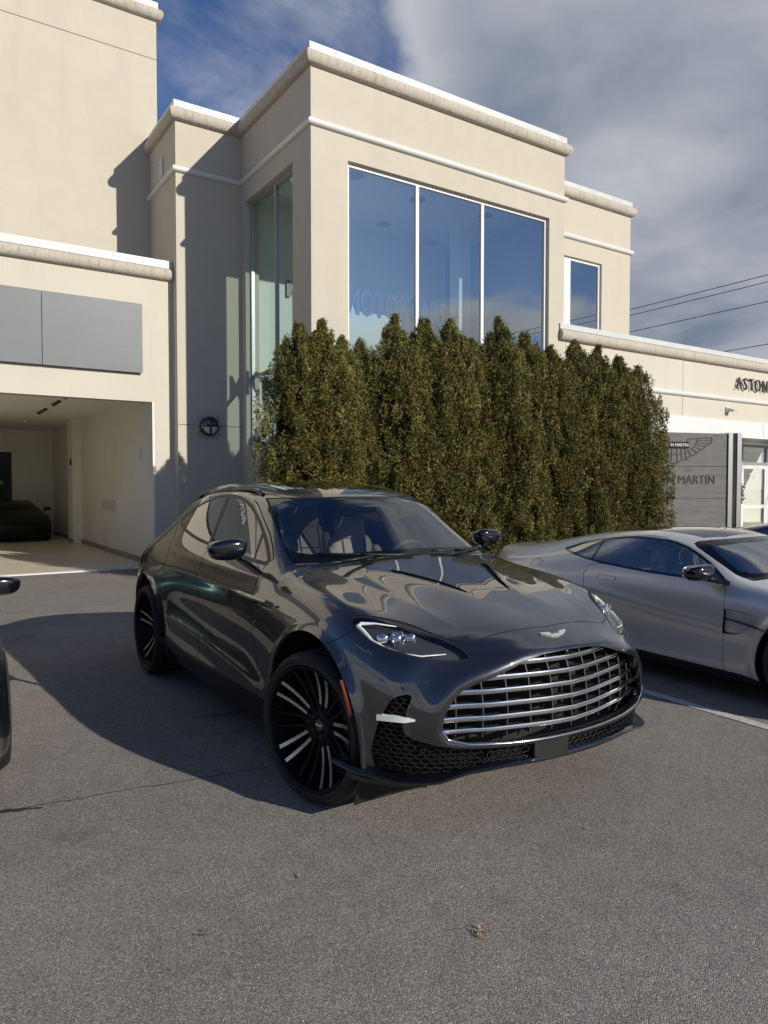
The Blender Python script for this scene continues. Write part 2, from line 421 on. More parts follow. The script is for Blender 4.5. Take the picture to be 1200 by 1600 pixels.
# ================================================================== facades
GD = 0.012
def wall(mb, kind, const, a0, a1, z0, z1, holes=(), grooves=(), thick=0.30, mi=0, mg=1, back=True):
    """kind: 'f' front (faces -w), 'l' faces -u, 'r' faces +u. Cells on a grid: a hole goes through, a groove is recessed"""
    if kind == 'f': P = lambda a, d, z: fw(a, const + d, z)
    elif kind == 'l': P = lambda a, d, z: fw(const + d, a, z)
    else: P = lambda a, d, z: fw(const - d, a, z)
    A = sorted({a0, a1, *[x for h in (*holes, *grooves) for x in h[:2] if a0 < x < a1]})
    Z = sorted({z0, z1, *[x for h in (*holes, *grooves) for x in h[2:] if z0 < x < z1]})
    def depth(i, j):
        if i < 0 or j < 0 or i >= len(A) - 1 or j >= len(Z) - 1: return thick
        a = (A[i] + A[i + 1]) / 2; z = (Z[j] + Z[j + 1]) / 2
        for h in holes:
            if h[0] < a < h[1] and h[2] < z < h[3]: return thick
        for h in grooves:
            if h[0] < a < h[1] and h[2] < z < h[3]: return GD
        return 0.0
    for i in range(len(A) - 1):
        for j in range(len(Z) - 1):
            d = depth(i, j); x0, x1, y0, y1 = A[i], A[i + 1], Z[j], Z[j + 1]
            if d >= thick: continue
            m_ = mg if d > 0 else mi
            mb.add([P(x0, d, y0), P(x1, d, y0), P(x1, d, y1), P(x0, d, y1)], [(0, 1, 2, 3)], m_)
            if back: mb.add([P(x0, thick, y0), P(x1, thick, y0), P(x1, thick, y1), P(x0, thick, y1)], [(3, 2, 1, 0)], mi)
            for (di, dj, q) in ((-1, 0, ((x0, y0), (x0, y1))), (1, 0, ((x1, y0), (x1, y1))), (0, -1, ((x0, y0), (x1, y0))), (0, 1, ((x0, y1), (x1, y1)))):
                dn = depth(i + di, j + dj)
                if dn > d:
                    (p, r), (s_, t_) = q
                    mb.add([P(p, d, r), P(s_, d, t_), P(s_, dn, t_), P(p, dn, r)], [(0, 1, 2, 3)], mi)
def sweep(mb, path, prof, mi=0, closed_ends=True):
    """prof: list of (out, z) swept along a (u, w) polyline; outward side = right hand of travel"""
    pts = [Vector(p) for p in path]; secs = []
    for i, p in enumerate(pts):
        ns = []
        if i > 0: d = (p - pts[i - 1]).normalized(); ns.append(Vector((d.y, -d.x)))
        if i < len(pts) - 1: d = (pts[i + 1] - p).normalized(); ns.append(Vector((d.y, -d.x)))
        if len(ns) == 1: n = ns[0]
        else:
            n = (ns[0] + ns[1]).normalized(); n = n / max(0.2, n.dot(ns[0]))
        secs.append([fw(p.x + n.x * o_, p.y + n.y * o_, z) for o_, z in prof])
    k = len(prof); vs = [v for s in secs for v in s]; fs = []
    for i in range(len(secs) - 1):
        for j in range(k):
            j2 = (j + 1) % k
            fs.append((i * k + j, i * k + j2, (i + 1) * k + j2, (i + 1) * k + j))
    if closed_ends:
        fs.append(tuple(range(k))); fs.append(tuple(len(vs) - 1 - j for j in range(k)))
    mb.add(vs, fs, mi)
def bull(z0, z1, r, n=9):
    zc, h = (z0 + z1) / 2, (z1 - z0) / 2
    return [(-0.02, z0), *[(r * math.cos(t) ** 0.8 if abs(math.cos(t)) > 1e-6 else 0.0, zc + h * math.sin(t)) for t in [(-math.pi / 2) + math.pi * i / n for i in range(1, n)]], (-0.02, z1)]
def cornice(parent, path, ztop, zcap, zbot, r=0.13):
    """flashing on a bullnose moulding"""
    a = MB(); sweep(a, path, bull(zbot, zcap - 0.006, r)); a.build('cornice', M['cornice'], parent, world=True, angle=R(35))
    a = MB(); sweep(a, path, [(-0.30, zcap), (0.035, zcap), (0.035, ztop), (-0.30, ztop + 0.01)]); a.build('roof_flashing', M['flashing'], parent, world=True)
def band(parent, path, z0, z1, r=0.075):
    a = MB(); sweep(a, path, bull(z0, z1, r)); a.build('band', M['band'], parent, world=True, angle=R(35))
def slab(parent, name, u0, u1, w0, w1, z0, z1, m):
    return MB().box((u0, w0, z0), (u1, w1, z1), 0, fw).build(name, m, parent, world=True)
STUC = [M['stucco'], M['groove']]
def window(parent, kind, const, a0, a1, z0, z1, mull=(), trans=(), fwid=0.06, inset=0.10, gm='win', fm='frame_white', dep=0.07):
    """frame, mullions and one pane per light"""
    if kind == 'f': P = lambda a, d, z: fw(a, const + d, z)
    else: P = lambda a, d, z: fw(const + d, a, z)
    fr = MB()
    def bar(x0, x1, y0, y1, d0=0.0, d1=dep): fr.box((x0, inset + d0, y0), (x1, inset + d1, y1), 0, P)
    bar(a0, a0 + fwid, z0, z1); bar(a1 - fwid, a1, z0, z1)
    bar(a0 + fwid, a1 - fwid, z1 - fwid, z1, 0.002); bar(a0 + fwid, a1 - fwid, z0, z0 + fwid, 0.002)
    xs = [a0 + fwid]
    for m_ in mull:
        c, wd = m_ if isinstance(m_, tuple) else (m_, fwid * 1.1)
        bar(c - wd / 2, c + wd / 2, z0 + fwid, z1 - fwid, 0.001); xs += [c - wd / 2, c + wd / 2]
    xs.append(a1 - fwid); zs = [z0 + fwid]
    for z in trans:
        for k in range(0, len(xs), 2): bar(xs[k], xs[k + 1], z - fwid / 2, z + fwid / 2, 0.003)
        zs += [z - fwid / 2, z + fwid / 2]
    zs.append(z1 - fwid)
    f = fr.build('window', M[fm], parent, world=True)
    f.name = 'window'
    for k in range(0, len(xs), 2):
        for j in range(0, len(zs), 2):
            p = MB().box((xs[k], inset + dep * 0.45, zs[j]), (xs[k + 1], inset + dep * 0.45 + 0.008, zs[j + 1]), 0, P)
            vs = p.v; l = parent.location
            me = bpy.data.meshes.new('pane'); me.from_pydata([(x - l.x, y - l.y, z - l.z) for x, y, z in vs[:]], [], [p.f[2]]); me.materials.append(M[gm])
            link_mesh('pane', me, f)
    return f

def front_text(body, size, u, w, z, depth=0.03, bold=0.0, sp=1.0, stretch=1.0):
    return text_mesh(body, size, depth, lambda x, y, zz: fw(u + x * stretch, w - zz, z + y), bold=bold, space=sp)
# ---- tower (front glazed block)
tower = empty('showroom_tower', fw(UD_, WD_))
tag(tower, 'cream stucco tower with three tall panes of blue glass, behind the hedge', 'building')
FW = (6.70, 11.80, 2.35, 7.50)
a = MB(); wall(a, 'f', WD_, UD_, UD2_, 0, 9.2, holes=[FW]); a.build('front_wall', STUC, tower, world=True, angle=R(30))
a = MB(); wall(a, 'l', UD_, WD_ + 0.3, 18.0, 0, 9.2, holes=[(12.12, 14.35, 2.50, 7.56)]); a.build('side_wall', STUC, tower, world=True, angle=R(30))
a = MB(); wall(a, 'r', UD2_, WD_ + 0.3, 18.0, 0, 9.2); a.build('side_wall', STUC, tower, world=True, angle=R(30))
window(tower, 'f', WD_, *FW[:2], FW[2], FW[3], mull=(8.301, 9.955), fwid=0.065, inset=0.08)
window(tower, 'l', UD_, 12.12, 14.35, 2.50, 7.56, mull=(13.121,), trans=(3.95,), fwid=0.055, inset=0.11, gm='win_clear', fm='frame_grey')
slab(tower, 'roof', UD_ + 0.3, UD2_ - 0.3, WD_ + 0.3, 18, 8.9, 9.15, M['flashing'])
slab(tower, 'ceiling', UD_ + 0.3, UD2_ - 0.3, WD_ + 0.3, 17.6, 7.72, 7.80, M['ceiling'])
slab(tower, 'interior_floor', UD_ + 0.3, UD2_ - 0.3, WD_ + 0.3, 17.6, 0.02, 0.12, M['tile'])
slab(tower, 'interior_wall', UD_ + 0.3, UD2_ - 0.3, 17.6, 17.8, 0.02, 7.72, M['interior_green'])
slab(tower, 'interior_wall', 6.3, 8.7, 14.50, 14.62, 0.12, 7.72, M['interior_green'])
a = MB(); a.add(*front_text('M', 0.46, 6.93, 14.46, 5.80, bold=0.02)); a.build('lettering', M['letter'], tower, world=True)
slab(tower, 'interior_column', 10.9, 11.25, 13.4, 13.75, 0.12, 7.72, M['interior'])
slab(tower, 'interior_wall', 8.72, 11.7, 14.95, 15.05, 0.12, 7.72, M['interior_green'])
for k, (u, w) in enumerate(((7.4, 12.3), (9.1, 12.6), (10.9, 12.5), (7.5, 13.9), (9.3, 14.2), (11.0, 14.6))):
    a = MB(); a.lathe([(0.001, 7.70), (0.16, 7.70), (0.17, 7.719)], 20, T=lambda x, y, z, u=u, w=w: (fw(u, w)[0] + x, fw(u, w)[1] + y, z))
    a.build('downlight', M['black'], tower, world=True)
TP = [(UC_ + 0.0, WC_), (UD_, WC_)]
cornice(tower, [(UD_, 17.9), (UD_, WD_), (UD2_, WD_), (UD2_, 17.9)], 9.335, 9.215, 8.945)
band(tower, [(UD_, WC_ + 0.5), (UD_, WD_), (UD2_, WD_), (UD2_, WE_ + 0.3)], 7.93, 8.055)
# lettering hanging behind the front glass, and the first letter of the name seen through the side window
a = MB(); a.add(*front_text('MOTORCARS', 0.64, 6.78, WD_ + 0.22, 4.86, bold=0.024, sp=1.0, stretch=0.60)); a.build('lettering', M['navy'], tower, world=True)

# ---- corner block between the tower and the service wing
corner = empty('corner_block', fw(UC_, WC_))
tag(corner, 'narrow cream stucco block with a round wall lantern, between tower and garage wing', 'building')
GJ = (2.885, 2.905)
a = MB(); wall(a, 'f', WC_, UC_, UD_, 0, 9.2, grooves=[(UC_, UD_, *GJ), (UC_, UD_, 1.10, 1.112)]); a.build('front_wall', STUC, corner, world=True, angle=R(30))
a = MB(); wall(a, 'l', UC_, WC_ + 0.3, 18.0, 0, 9.2, grooves=[(WC_ + .3, 18, *GJ)]); a.build('side_wall', STUC, corner, world=True, angle=R(30))
slab(corner, 'roof', UC_ + 0.3, UD_, WC_ + 0.3, 18, 8.9, 9.15, M['flashing'])
cornice(corner, [(UC_, WA_ + 0.1), (UC_, WC_), (UD_ - 0.02, WC_)], 9.335, 9.215, 8.945)
band(corner, [(UC_, WA_ + 0.1), (UC_, WC_), (UD_ - 0.02, WC_)], 7.93, 8.055)
a = MB()
for k in range(6): a.box((UC_ - 0.03, 15.37, 8.13 + k * 0.065), (UC_ - 0.006, 15.66, 8.17 + k * 0.065), 0, fw)
a.box((UC_ - 0.045, 15.66, 8.11), (UC_ - 0.001, 15.69, 8.53), 0, fw); a.box((UC_ - 0.045, 15.34, 8.11), (UC_ - 0.001, 15.37, 8.53), 0, fw); a.box((UC_ - 0.005, 15.37, 8.11), (UC_ - 0.001, 15.66, 8.53), 0, fw)
a.build('vent_grille', M['frame_white'], corner, world=True)
# lantern: its own thing
lant = empty('wall_lantern', fw(5.19, WC_, 2.88))
tag(lant, 'round black half-shuttered lantern on the shaded stucco wall', 'wall lamp')
MB().box((5.19 - 0.235, WC_ - 0.02, 2.88 - 0.225), (5.19 + 0.235, WC_ - 0.001, 2.88 + 0.225), 0, fw).build('backplate', M['cornice'], lant, world=True)
LT = lambda x, y, z: fw(5.19 + x, WC_ - z, 2.88 + y)
a = MB(); a.lathe([(0.17, 0.02), (0.20, 0.022), (0.205, 0.10), (0.19, 0.13), (0.165, 0.14), (0.165, 0.125)], 40, T=LT)
a.lathe([(0.167, 0.13), (0.10, 0.155), (0.001, 0.165)], 30, T=LT, a0=0.0, a1=math.pi)
a.box((-0.018, -0.17, 0.13), (0.018, 0.0, 0.162), 0, LT); a.box((-0.168, -0.012, 0.125), (0.168, 0.012, 0.15), 0, LT)
a.build('housing', M['black_gloss'], lant, world=True, angle=R(35))
a = MB(); a.lathe([(0.166, 0.11), (0.10, 0.132), (0.001, 0.138)], 30, T=LT, a0=math.pi, a1=2 * math.pi); a.build('lens', M['lamp_lens'], lant, world=True, smooth=True)

# ---- service wing with the open garage bay
wing = empty('service_wing', fw(UC_, WB_))
tag(wing, 'low cream garage wing with an open bay and grey metal sign panels', 'building')
DO = (-3.2, 4.16, -0.01, 3.34)
a = MB(); wall(a, 'f', WB_, UB_, UC_, 0, 6.04, holes=[DO], thick=0.28); a.build('front_wall', [M['stucco_light'], M['groove']], wing, world=True, angle=R(30))
cornice(wing, [(UB_, WB_), (UC_ - 0.015, WB_)], 6.20, 6.05, 5.80, 0.12)
pz = (3.895, 5.255)
for k, (x0, x1) in enumerate(((2.10, 3.917), (0.30, 2.088), (-1.50, 0.288), (-3.30, -1.512), (-5.10, -3.312), (-6.9, -5.112))):
    MB().box((x0, WB_ - 0.09, pz[0]), (x1, WB_ - 0.05, pz[1]), 0, fw).build('sign_panel', M['panel'], wing, world=True)
MB().box((-6.85, WB_ - 0.05, pz[0] + 0.02), (3.87, WB_ - 0.002, pz[1] - 0.02), 0, fw).build('panel_backing', M['panel_dark'], wing, world=True)
a = MB(); a.add(*front_text('BENTLEY', 0.27, -0.95, WB_ - 0.11, 4.93, 0.03, 0.0, 1.15)); a.build('lettering', M['letter_white'], wing, world=True)
IW = 4.12; BW = 27.1; CH = 3.56
slab(wing, 'interior_wall', IW, IW + 0.1, WB_ + 0.28, 22.2, 0.0, CH, M['interior'])
slab(wing, 'interior_wall', IW - 0.22, IW + 0.1, 22.2, 22.95, 0.0, CH, M['interior'])
slab(wing, 'interior_wall', IW, IW + 0.1, 22.95, BW, 0.0, CH, M['interior'])
slab(wing, 'interior_wall', -8.6, IW + 0.1, BW, BW + 0.1, 0.0, CH, M['interior'])
slab(wing, 'interior_wall', -8.7, -8.6, WB_ + 0.28, BW, 0.0, CH, M['interior'])
slab(wing, 'ceiling', -8.6, IW, WB_ + 0.28, BW, CH, CH + 0.1, M['ceiling'])
slab(wing, 'roof', UB_, UC_, WB_ + 0.28, BW, 5.7, 5.8, M['flashing'])
slab(wing, 'baseboard', IW - 0.012, IW, WB_ + 0.30, 22.2, 0.02, 0.14, M['base'])
slab(wing, 'baseboard', IW - 0.232, IW - 0.22, 22.19, 22.96, 0.02, 0.14, M['base'])
slab(wing, 'baseboard', IW - 0.012, IW, 22.97, BW, 0.02, 0.14, M['base'])
slab(wing, 'door_track', IW + 0.0, IW + 0.04, WB_ + 0.001, WB_ + 0.279, 0.01, 3.34, M['interior'])
slab(wing, 'floor_bed', -8.6, IW + 0.04, WB_ - 0.02, BW, 0.001, 0.012, M['grout'])
slab(wing, 'threshold', -3.2, 4.15, WB_ - 0.10, WB_ + 0.0, 0.0, 0.022, M['frame_white'])
tme = None
for i in range(6):
    for j in range(10):
        u1 = IW - 0.03 - i * 1.205; w0 = WB_ + 0.01 + j * 1.205
        if u1 - 1.2 < -3.2: continue
        if tme is None:
            me = bpy.data.meshes.new('floor_tile'); q = MB().box((-1.2, 0, 0), (0, 1.2, 0.014), 0, fw); me.from_pydata(q.v, [], q.f); me.materials.append(M['tile']); tme = me
        t_ = link_mesh('floor_tile', tme, wing)
        p = fw(u1, w0); l = wing.location; t_.location = (p[0] - l.x, p[1] - l.y, 0.010 + 0.0006 * ((i * 7 + j * 3) % 3))
a = MB()
for (u, w) in ((2.83, 15.3), (2.83, 17.0), (2.84, 18.6), (2.84, 21.0), (2.85, 23.5), (1.6, 16.4), (0.9, 20.0)):
    p = fw(u, w); a.lathe([(0.001, CH - 0.05), (0.05, CH - 0.05), (0.07, CH - 0.012), (0.07, CH - 0.001)], 14, T=lambda x, y, z, p=p: (p[0] + x, p[1] + y, z))
a.build('ceiling_spotlight', M['frame_white'], wing, world=True)
a = MB()
for (w0, w1) in ((15.6, 16.8), (17.5, 18.4), (19.4, 20.7)): a.box((2.79, w0, CH - 0.04), (2.86, w1, CH - 0.001), 0, fw)
a.build('ceiling_track', M['black'], wing, world=True)
o = slab(wing, 'fire_alarm', IW - 0.26, IW - 0.22, 22.32, 22.44, 2.26, 2.44, M['red'])
slab(wing, 'wall_switch', IW - 0.02, IW - 0.0005, 15.6, 15.75, 2.2, 2.45, M['frame_white'])
slab(wing, 'wall_notice', IW - 0.015, IW - 0.0005, 17.9, 19.4, 1.05, 1.32, M['frame_white'])
# poster hanging on the back wall
post = empty('poster', fw(1.6, BW, 1.2)); tag(post, 'dark poster with a large letter R on the back wall of the garage', 'poster')
slab(post, 'sheet', -1.5, 2.86, BW - 0.03, BW - 0.004, 1.15, 2.80, mat('poster_print', (0.03, 0.035, 0.05), 0.6, noise=[(2.5, 0.6, 4)], streak=[(2.0, 3.0, 0.6, 0.5)]))
a = MB(); a.add(*text_mesh('R', 1.0, 0.01, lambda x, y, zz: fw(2.0 + x, BW - 0.04 - zz, 1.75 + y), bold=0.01)); a.build('lettering', mat('poster_grey', (0.28, 0.29, 0.32), 0.6), post, world=True)

# ---- tall block behind the garage wing
tall = empty('tall_block', fw(4.74, WA_))
tag(tall, 'tall plain cream stucco block rising behind the garage wing', 'building')
a = MB(); wall(a, 'f', WA_, -9, 4.74, 5.8, 12.1, grooves=[(-9, 4.74, 11.06, 11.078)]); a.build('front_wall', STUC, tall, world=True, angle=R(30))
a = MB(); wall(a, 'r', 4.74, WA_ + 0.3, 24, 5.8, 12.1); a.build('side_wall', STUC, tall, world=True, angle=R(30))
slab(tall, 'roof', -9, 4.44, WA_ + 0.3, 24, 11.9, 12.1, M['flashing'])
cornice(tall, [(-9, WA_), (4.74, WA_), (4.74, 23.9)], 12.30, 12.17, 11.90)

# ---- set-back block right of the tower
rear = empty('set_back_block', fw(UE2_, WE_))
tag(rear, 'set-back cream stucco block with one white-framed window, right of the tower', 'building')
EW = (12.45, 15.36, 5.25, 7.50)
a = MB(); wall(a, 'f', WE_, UD2_, UE2_, 3.6, 9.2, holes=[EW]); a.build('front_wall', STUC, rear, world=True, angle=R(30))
a = MB(); wall(a, 'r', UE2_, WE_ + 0.3, 18.0, 3.6, 9.2); a.build('side_wall', STUC, rear, world=True, angle=R(30))
window(rear, 'f', WE_, EW[0], EW[1], EW[2], EW[3], mull=((14.12, 0.24),), fwid=0.07, inset=0.06)
slab(rear, 'roof', UD2_, UE2_ - 0.3, WE_ + 0.3, 18, 8.9, 9.15, M['flashing'])
slab(rear, 'ceiling', UD2_, UE2_ - 0.3, WE_ + 0.3, 17.6, 7.72, 7.80, M['ceiling'])
slab(rear, 'interior_wall', UD2_, UE2_ - 0.3, 16.4, 16.5, 3.9, 7.72, M['interior'])
cornice(rear, [(UD2_ + 0.002, WE_), (UE2_, WE_), (UE2_, 17.9)], 9.335, 9.215, 8.945)
band(rear, [(UD2_ + 0.002, WE_), (UE2_, WE_), (UE2_, 17.9)], 7.93, 8.055)

# ---- entrance wing
ent = empty('entrance_wing', fw(UD2_, WD_))
tag(ent, 'long low cream entrance wing with raised lettering and white fascia, at the right', 'building')
UF2 = 34.0
a = MB(); wall(a, 'f', WD_, UD2_ + 0.002, UF2, 3.47, 5.14, grooves=[(16.65, 16.665, 3.47, 5.14), (21.9, 21.915, 3.47, 5.14), (12.33, 12.342, 3.47, 5.14)]); a.build('front_wall', [M['stucco_light'], M['groove']], ent, world=True, angle=R(30))
cornice(ent, [(12.13, WD_ - 0.001), (UF2, WD_ - 0.001)], 5.27, 5.15, 4.89, 0.12)
band(ent, [(UD2_ + 0.6, WD_), (UF2, WD_)], 3.965, 4.085)
for k, (x0, x1) in enumerate(((12.3, 15.9), (15.91, 20.4), (20.41, 24.9), (24.91, 29.4), (29.41, 34))):
    MB().box((x0, WD_ - 0.035, 3.0), (x1, WD_ + 0.2, 3.462), 0, fw).build('fascia_panel', M['frame_white'], ent, world=True)
slab(ent, 'roof', UD2_ + 0.3, UF2, WD_ + 0.3, 20, 4.95, 5.05, M['flashing'])
slab(ent, 'soffit', 12.3, UF2, WD_ + 0.2, 12.9, 3.01, 3.06, M['frame_grey'])
slab(ent, 'pier', 12.3, 15.0, 12.6, 12.9, 0, 3.0, M['stucco_light'])
window(ent, 'f', 12.6, 15.0, 21.45, 0.02, 2.95, mull=(16.7, 18.4, 20.0), trans=(2.35,), fwid=0.07, inset=0.0, gm='store', fm='frame_grey')
window(ent, 'f', 12.6, 21.45, 24.2, 2.32, 2.95, mull=(22.85,), fwid=0.08, inset=0.0, gm='store', fm='frame_grey')
dr = window(ent, 'f', 12.6, 21.45, 22.85, 0.02, 2.31, trans=(1.02,), fwid=0.11, inset=0.0, gm='store', fm='frame_white'); dr.name = 'entrance_door'
dr = window(ent, 'f', 12.6, 22.86, 24.2, 0.02, 2.31, trans=(1.02,), fwid=0.11, inset=0.0, gm='store', fm='frame_white'); dr.name = 'entrance_door'
window(ent, 'f', 12.6, 24.21, 33.9, 0.02, 2.95, mull=(26, 28, 30, 32), trans=(2.35,), fwid=0.07, inset=0.0, gm='store', fm='frame_grey')
slab(ent, 'interior_wall', 12.3, UF2, 19.0, 19.1, 0, 3.6, M['interior'])
slab(ent, 'interior_floor', 12.3, UF2, 12.9, 19.0, 0.004, 0.014, M['tile'])
slab(ent, 'ceiling', 12.3, UF2, 12.95, 19.0, 3.3, 3.4, M['ceiling'])
a = MB(); a.add(*front_text('273', 0.30, 21.85, 12.6 - 0.01, 1.86, 0.006, sp=1.05)); a.build('house_number', M['letter_white'], ent, world=True)
for ch, u in zip('ASTON MARTIN', .80 * np.cumsum([0, .43, .34, .34, .47, .46, .30, .52, .43, .36, .34, .20])):
    if ch == ' ': continue
    a = MB(); a.add(*front_text(ch, 0.50, 18.97 + float(u), WD_ - 0.06, 4.31, 0.05, -0.008, stretch=0.80)); a.build('letter', M['letter'], ent, world=True)
# flood light on the wing
fl = empty('floodlight', fw(18.6, WD_, 3.72)); tag(fl, 'small white floodlight fixed below the raised lettering', 'wall lamp')
a = MB(); a.box((18.56, WD_ - 0.05, 3.66), (18.66, WD_ - 0.001, 3.80), 0, fw); a.build('bracket', M['frame_white'], fl, world=True)
a = MB(); a.add([fw(18.58, WD_ - .05, 3.78), fw(18.74, WD_ - .05, 3.78), fw(18.58, WD_ - .05, 3.68), fw(18.74, WD_ - .05, 3.68), fw(18.62, WD_ - .22, 3.72), fw(18.78, WD_ - .22, 3.72), fw(18.62, WD_ - .19, 3.66), fw(18.78, WD_ - .19, 3.66)],
               [(0, 1, 3, 2), (0, 4, 5, 1), (2, 3, 7, 6), (4, 6, 7, 5), (0, 2, 6, 4), (1, 5, 7, 3)]); a.build('lamp_head', M['frame_white'], fl, world=True)

# ---- monument sign: stone slabs and a steel post
mo = Vector((8.80, 18.5, 0)); md = Vector((0.9625, 0.2714, 0)); mn = Vector((0.2714, -0.9625, 0))
def MT(x, y, z): p = mo + md * x + mn * y; return (p.x, p.y, z)
mon = empty('monument_sign', mo); tag(mon, 'grey travertine monument sign with winged emblem and steel end post', 'sign')
for z0, z1 in ((0.02, 0.515), (0.525, 1.33), (1.342, 2.145), (2.157, 2.99)):
    MB().box((-3.1, -0.28, z0), (-0.03, 0.0, z1), 0, MT).build('stone_slab', M['stone'], mon, world=True)
MB().box((-3.08, -0.26, 0), (-0.04, -0.02, 2.98), 0, MT).build('core', M['panel_dark'], mon, world=True)
MB().box((-0.03, -0.32, 0), (0.10, 0.04, 3.02), 0, MT).build('steel_post', M['steel'], mon, world=True)
MB().box((0.101, -0.30, 0), (0.24, 0.02, 3.0), 0, MT).build('glass_strip', M['black_gloss'], mon, world=True)
MB().box((0.241, -0.32, 0), (0.37, 0.04, 3.02), 0, MT).build('steel_post', M['steel'], mon, world=True)
a = MB(); vs, fs = text_mesh('ASTON MARTIN', 0.30, 0.01, lambda x, y, z: MT(-2.62 + x, 0.01 + z, 1.72 + y), space=1.02); a.add(vs, fs); a.build('lettering', M['black'], mon, world=True)
def stroke(mb, pts, w, T, d0=0.002, d1=0.012):
    for i in range(len(pts) - 1):
        (x0, y0), (x1, y1) = pts[i], pts[i + 1]; d = Vector((x1 - x0, y1 - y0)); ln_ = d.length; d /= ln_; n = Vector((-d.y, d.x)) * w / 2; e = d * w * 0.35
        q = [(x0 - e.x + n.x, y0 - e.y + n.y), (x1 + e.x + n.x, y1 + e.y + n.y), (x1 + e.x - n.x, y1 + e.y - n.y), (x0 - e.x - n.x, y0 - e.y - n.y)]
        mb.add([T(x, d0, y) for x, y in q] + [T(x, d1 + 0.0002 * i, y) for x, y in q], [(4, 5, 6, 7), (0, 4, 7, 3), (1, 2, 6, 5), (0, 1, 5, 4), (3, 7, 6, 2)])
def wings(T, s, w):
    """spread wing emblem, half width = s"""
    mb = MB()
    for sx in (-1, 1):
        f = lambda x, y: (sx * x * s, y * s)
        top = [f(0.30, 0.06), f(0.36, 0.15), f(0.62, 0.175), (sx * s * 0.97, s * 0.20), f(1.0, 0.17), f(0.97, 0.07), f(0.86, 0.02), f(0.72, -0.08), f(0.60, -0.13), f(0.55, -0.19), f(0.42, -0.22), f(0.33, -0.30), f(0.20, -0.32), f(0.10, -0.38), f(0.0, -0.39)]
        stroke(mb, top, w, T)
        stroke(mb, [f(0.62, 0.175), f(0.55, 0.02), f(0.42, -0.10), f(0.22, -0.18), f(0, -0.20)], w * 0.7, T)
        for (ax, ay, bx, by) in ((0.60, 0.13, 0.97, 0.13), (0.57, 0.08, 0.93, 0.06), (0.54, 0.03, 0.84, 0.00), (0.50, -0.02, 0.73, -0.07), (0.44, -0.05, 0.60, -0.15), (0.36, -0.08, 0.43, -0.22), (0.27, -0.06, 0.31, -0.29), (0.17, -0.06, 0.20, -0.32), (0.06, -0.06, 0.08, -0.37)):
            stroke(mb, [f(ax, ay), f(bx, by)], w * 0.6, T)
    return mb
WT = lambda x, d, y: MT(-1.62 + x, d, 2.66 + y)
wings(WT, 1.12, 0.032).build('wing_emblem', M['black'], mon, world=True)
MB().box((-0.42, 0.003, -0.06), (0.42, 0.022, 0.10), 0, lambda x, d, y: WT(x, d, y)).build('name_plate', M['black_gloss'], mon, world=True)
a = MB(); vs, fs = text_mesh('ASTON MARTIN', 0.108, 0.004, lambda x, y, z: WT(x, 0.025 + z, -0.015 + y), align='CENTER'); a.add(vs, fs); a.build('lettering', M['letter_white'], mon, world=True)
# black sill plate, wreath on the entrance door glass
wr = MB(); rr = random.Random(4)
for k in range(260):
    t = rr.uniform(0, 2 * math.pi); r_ = 0.26 + rr.gauss(0, 0.05); c = Vector((21.25 + r_ * math.cos(t) * 0.8, 12.56 + rr.gauss(0, 0.03), 1.45 + r_ * math.sin(t)))
    q = [c + Vector((rr.gauss(0, .035), rr.gauss(0, .02), rr.gauss(0, .035))) for _ in range(3)]
    wr.add([fw(*p) for p in q], [(0, 1, 2)])
M['wreath'] = mat('wreath_green', (0.05, 0.08, 0.03), 0.8)
o = wr.build('wreath', M['wreath']); tag(o, 'evergreen wreath hanging on the entrance glass behind the steel post', 'wreath')

# ---- overhead cables with their poles
cab = []
def upole(u, w, label):
    e_ = empty('utility_pole', fw(u, w)); tag(e_, label, 'pole', 'utility poles')
    p = fw(u, w); MB().tube([(p[0], p[1], 0), (p[0], p[1], 5), (p[0], p[1], 10.6)], [0.17, 0.15, 0.11], 12).build('pole_shaft', M['wood_pole'], e_, world=True, smooth=True)
    MB().box((u - 1.1, w - 0.06, 9.75), (u + 1.1, w + 0.06, 9.9), 0, fw).build('crossarm', M['wood_pole'], e_, world=True)
upole(27.8, 70, 'wooden utility pole standing behind the dealership building')
upole(27.8, -14, 'wooden utility pole right of the camera, carrying the cables')
for (uo, z, lb) in ((-0.9, 9.95, 'leftmost and topmost of the black cables crossing the grey cloud'), (0.0, 9.95, 'middle black cable crossing the grey cloud'), (0.2, 9.25, 'third black cable, just below the upper pair'), (0.2, 7.6, 'lowest black cable just above the entrance wing roof')):
    pts = []
    for i in range(29):
        t = i / 28; w = 70 - 84 * t; pts.append(fw(27.8 + uo, w, z - 0.9 * 4 * t * (1 - t) * 0.5))
    o = MB().tube(pts, 0.016, 5).build('overhead_cable', M['wire'], smooth=True); tag(o, lb, 'cable')

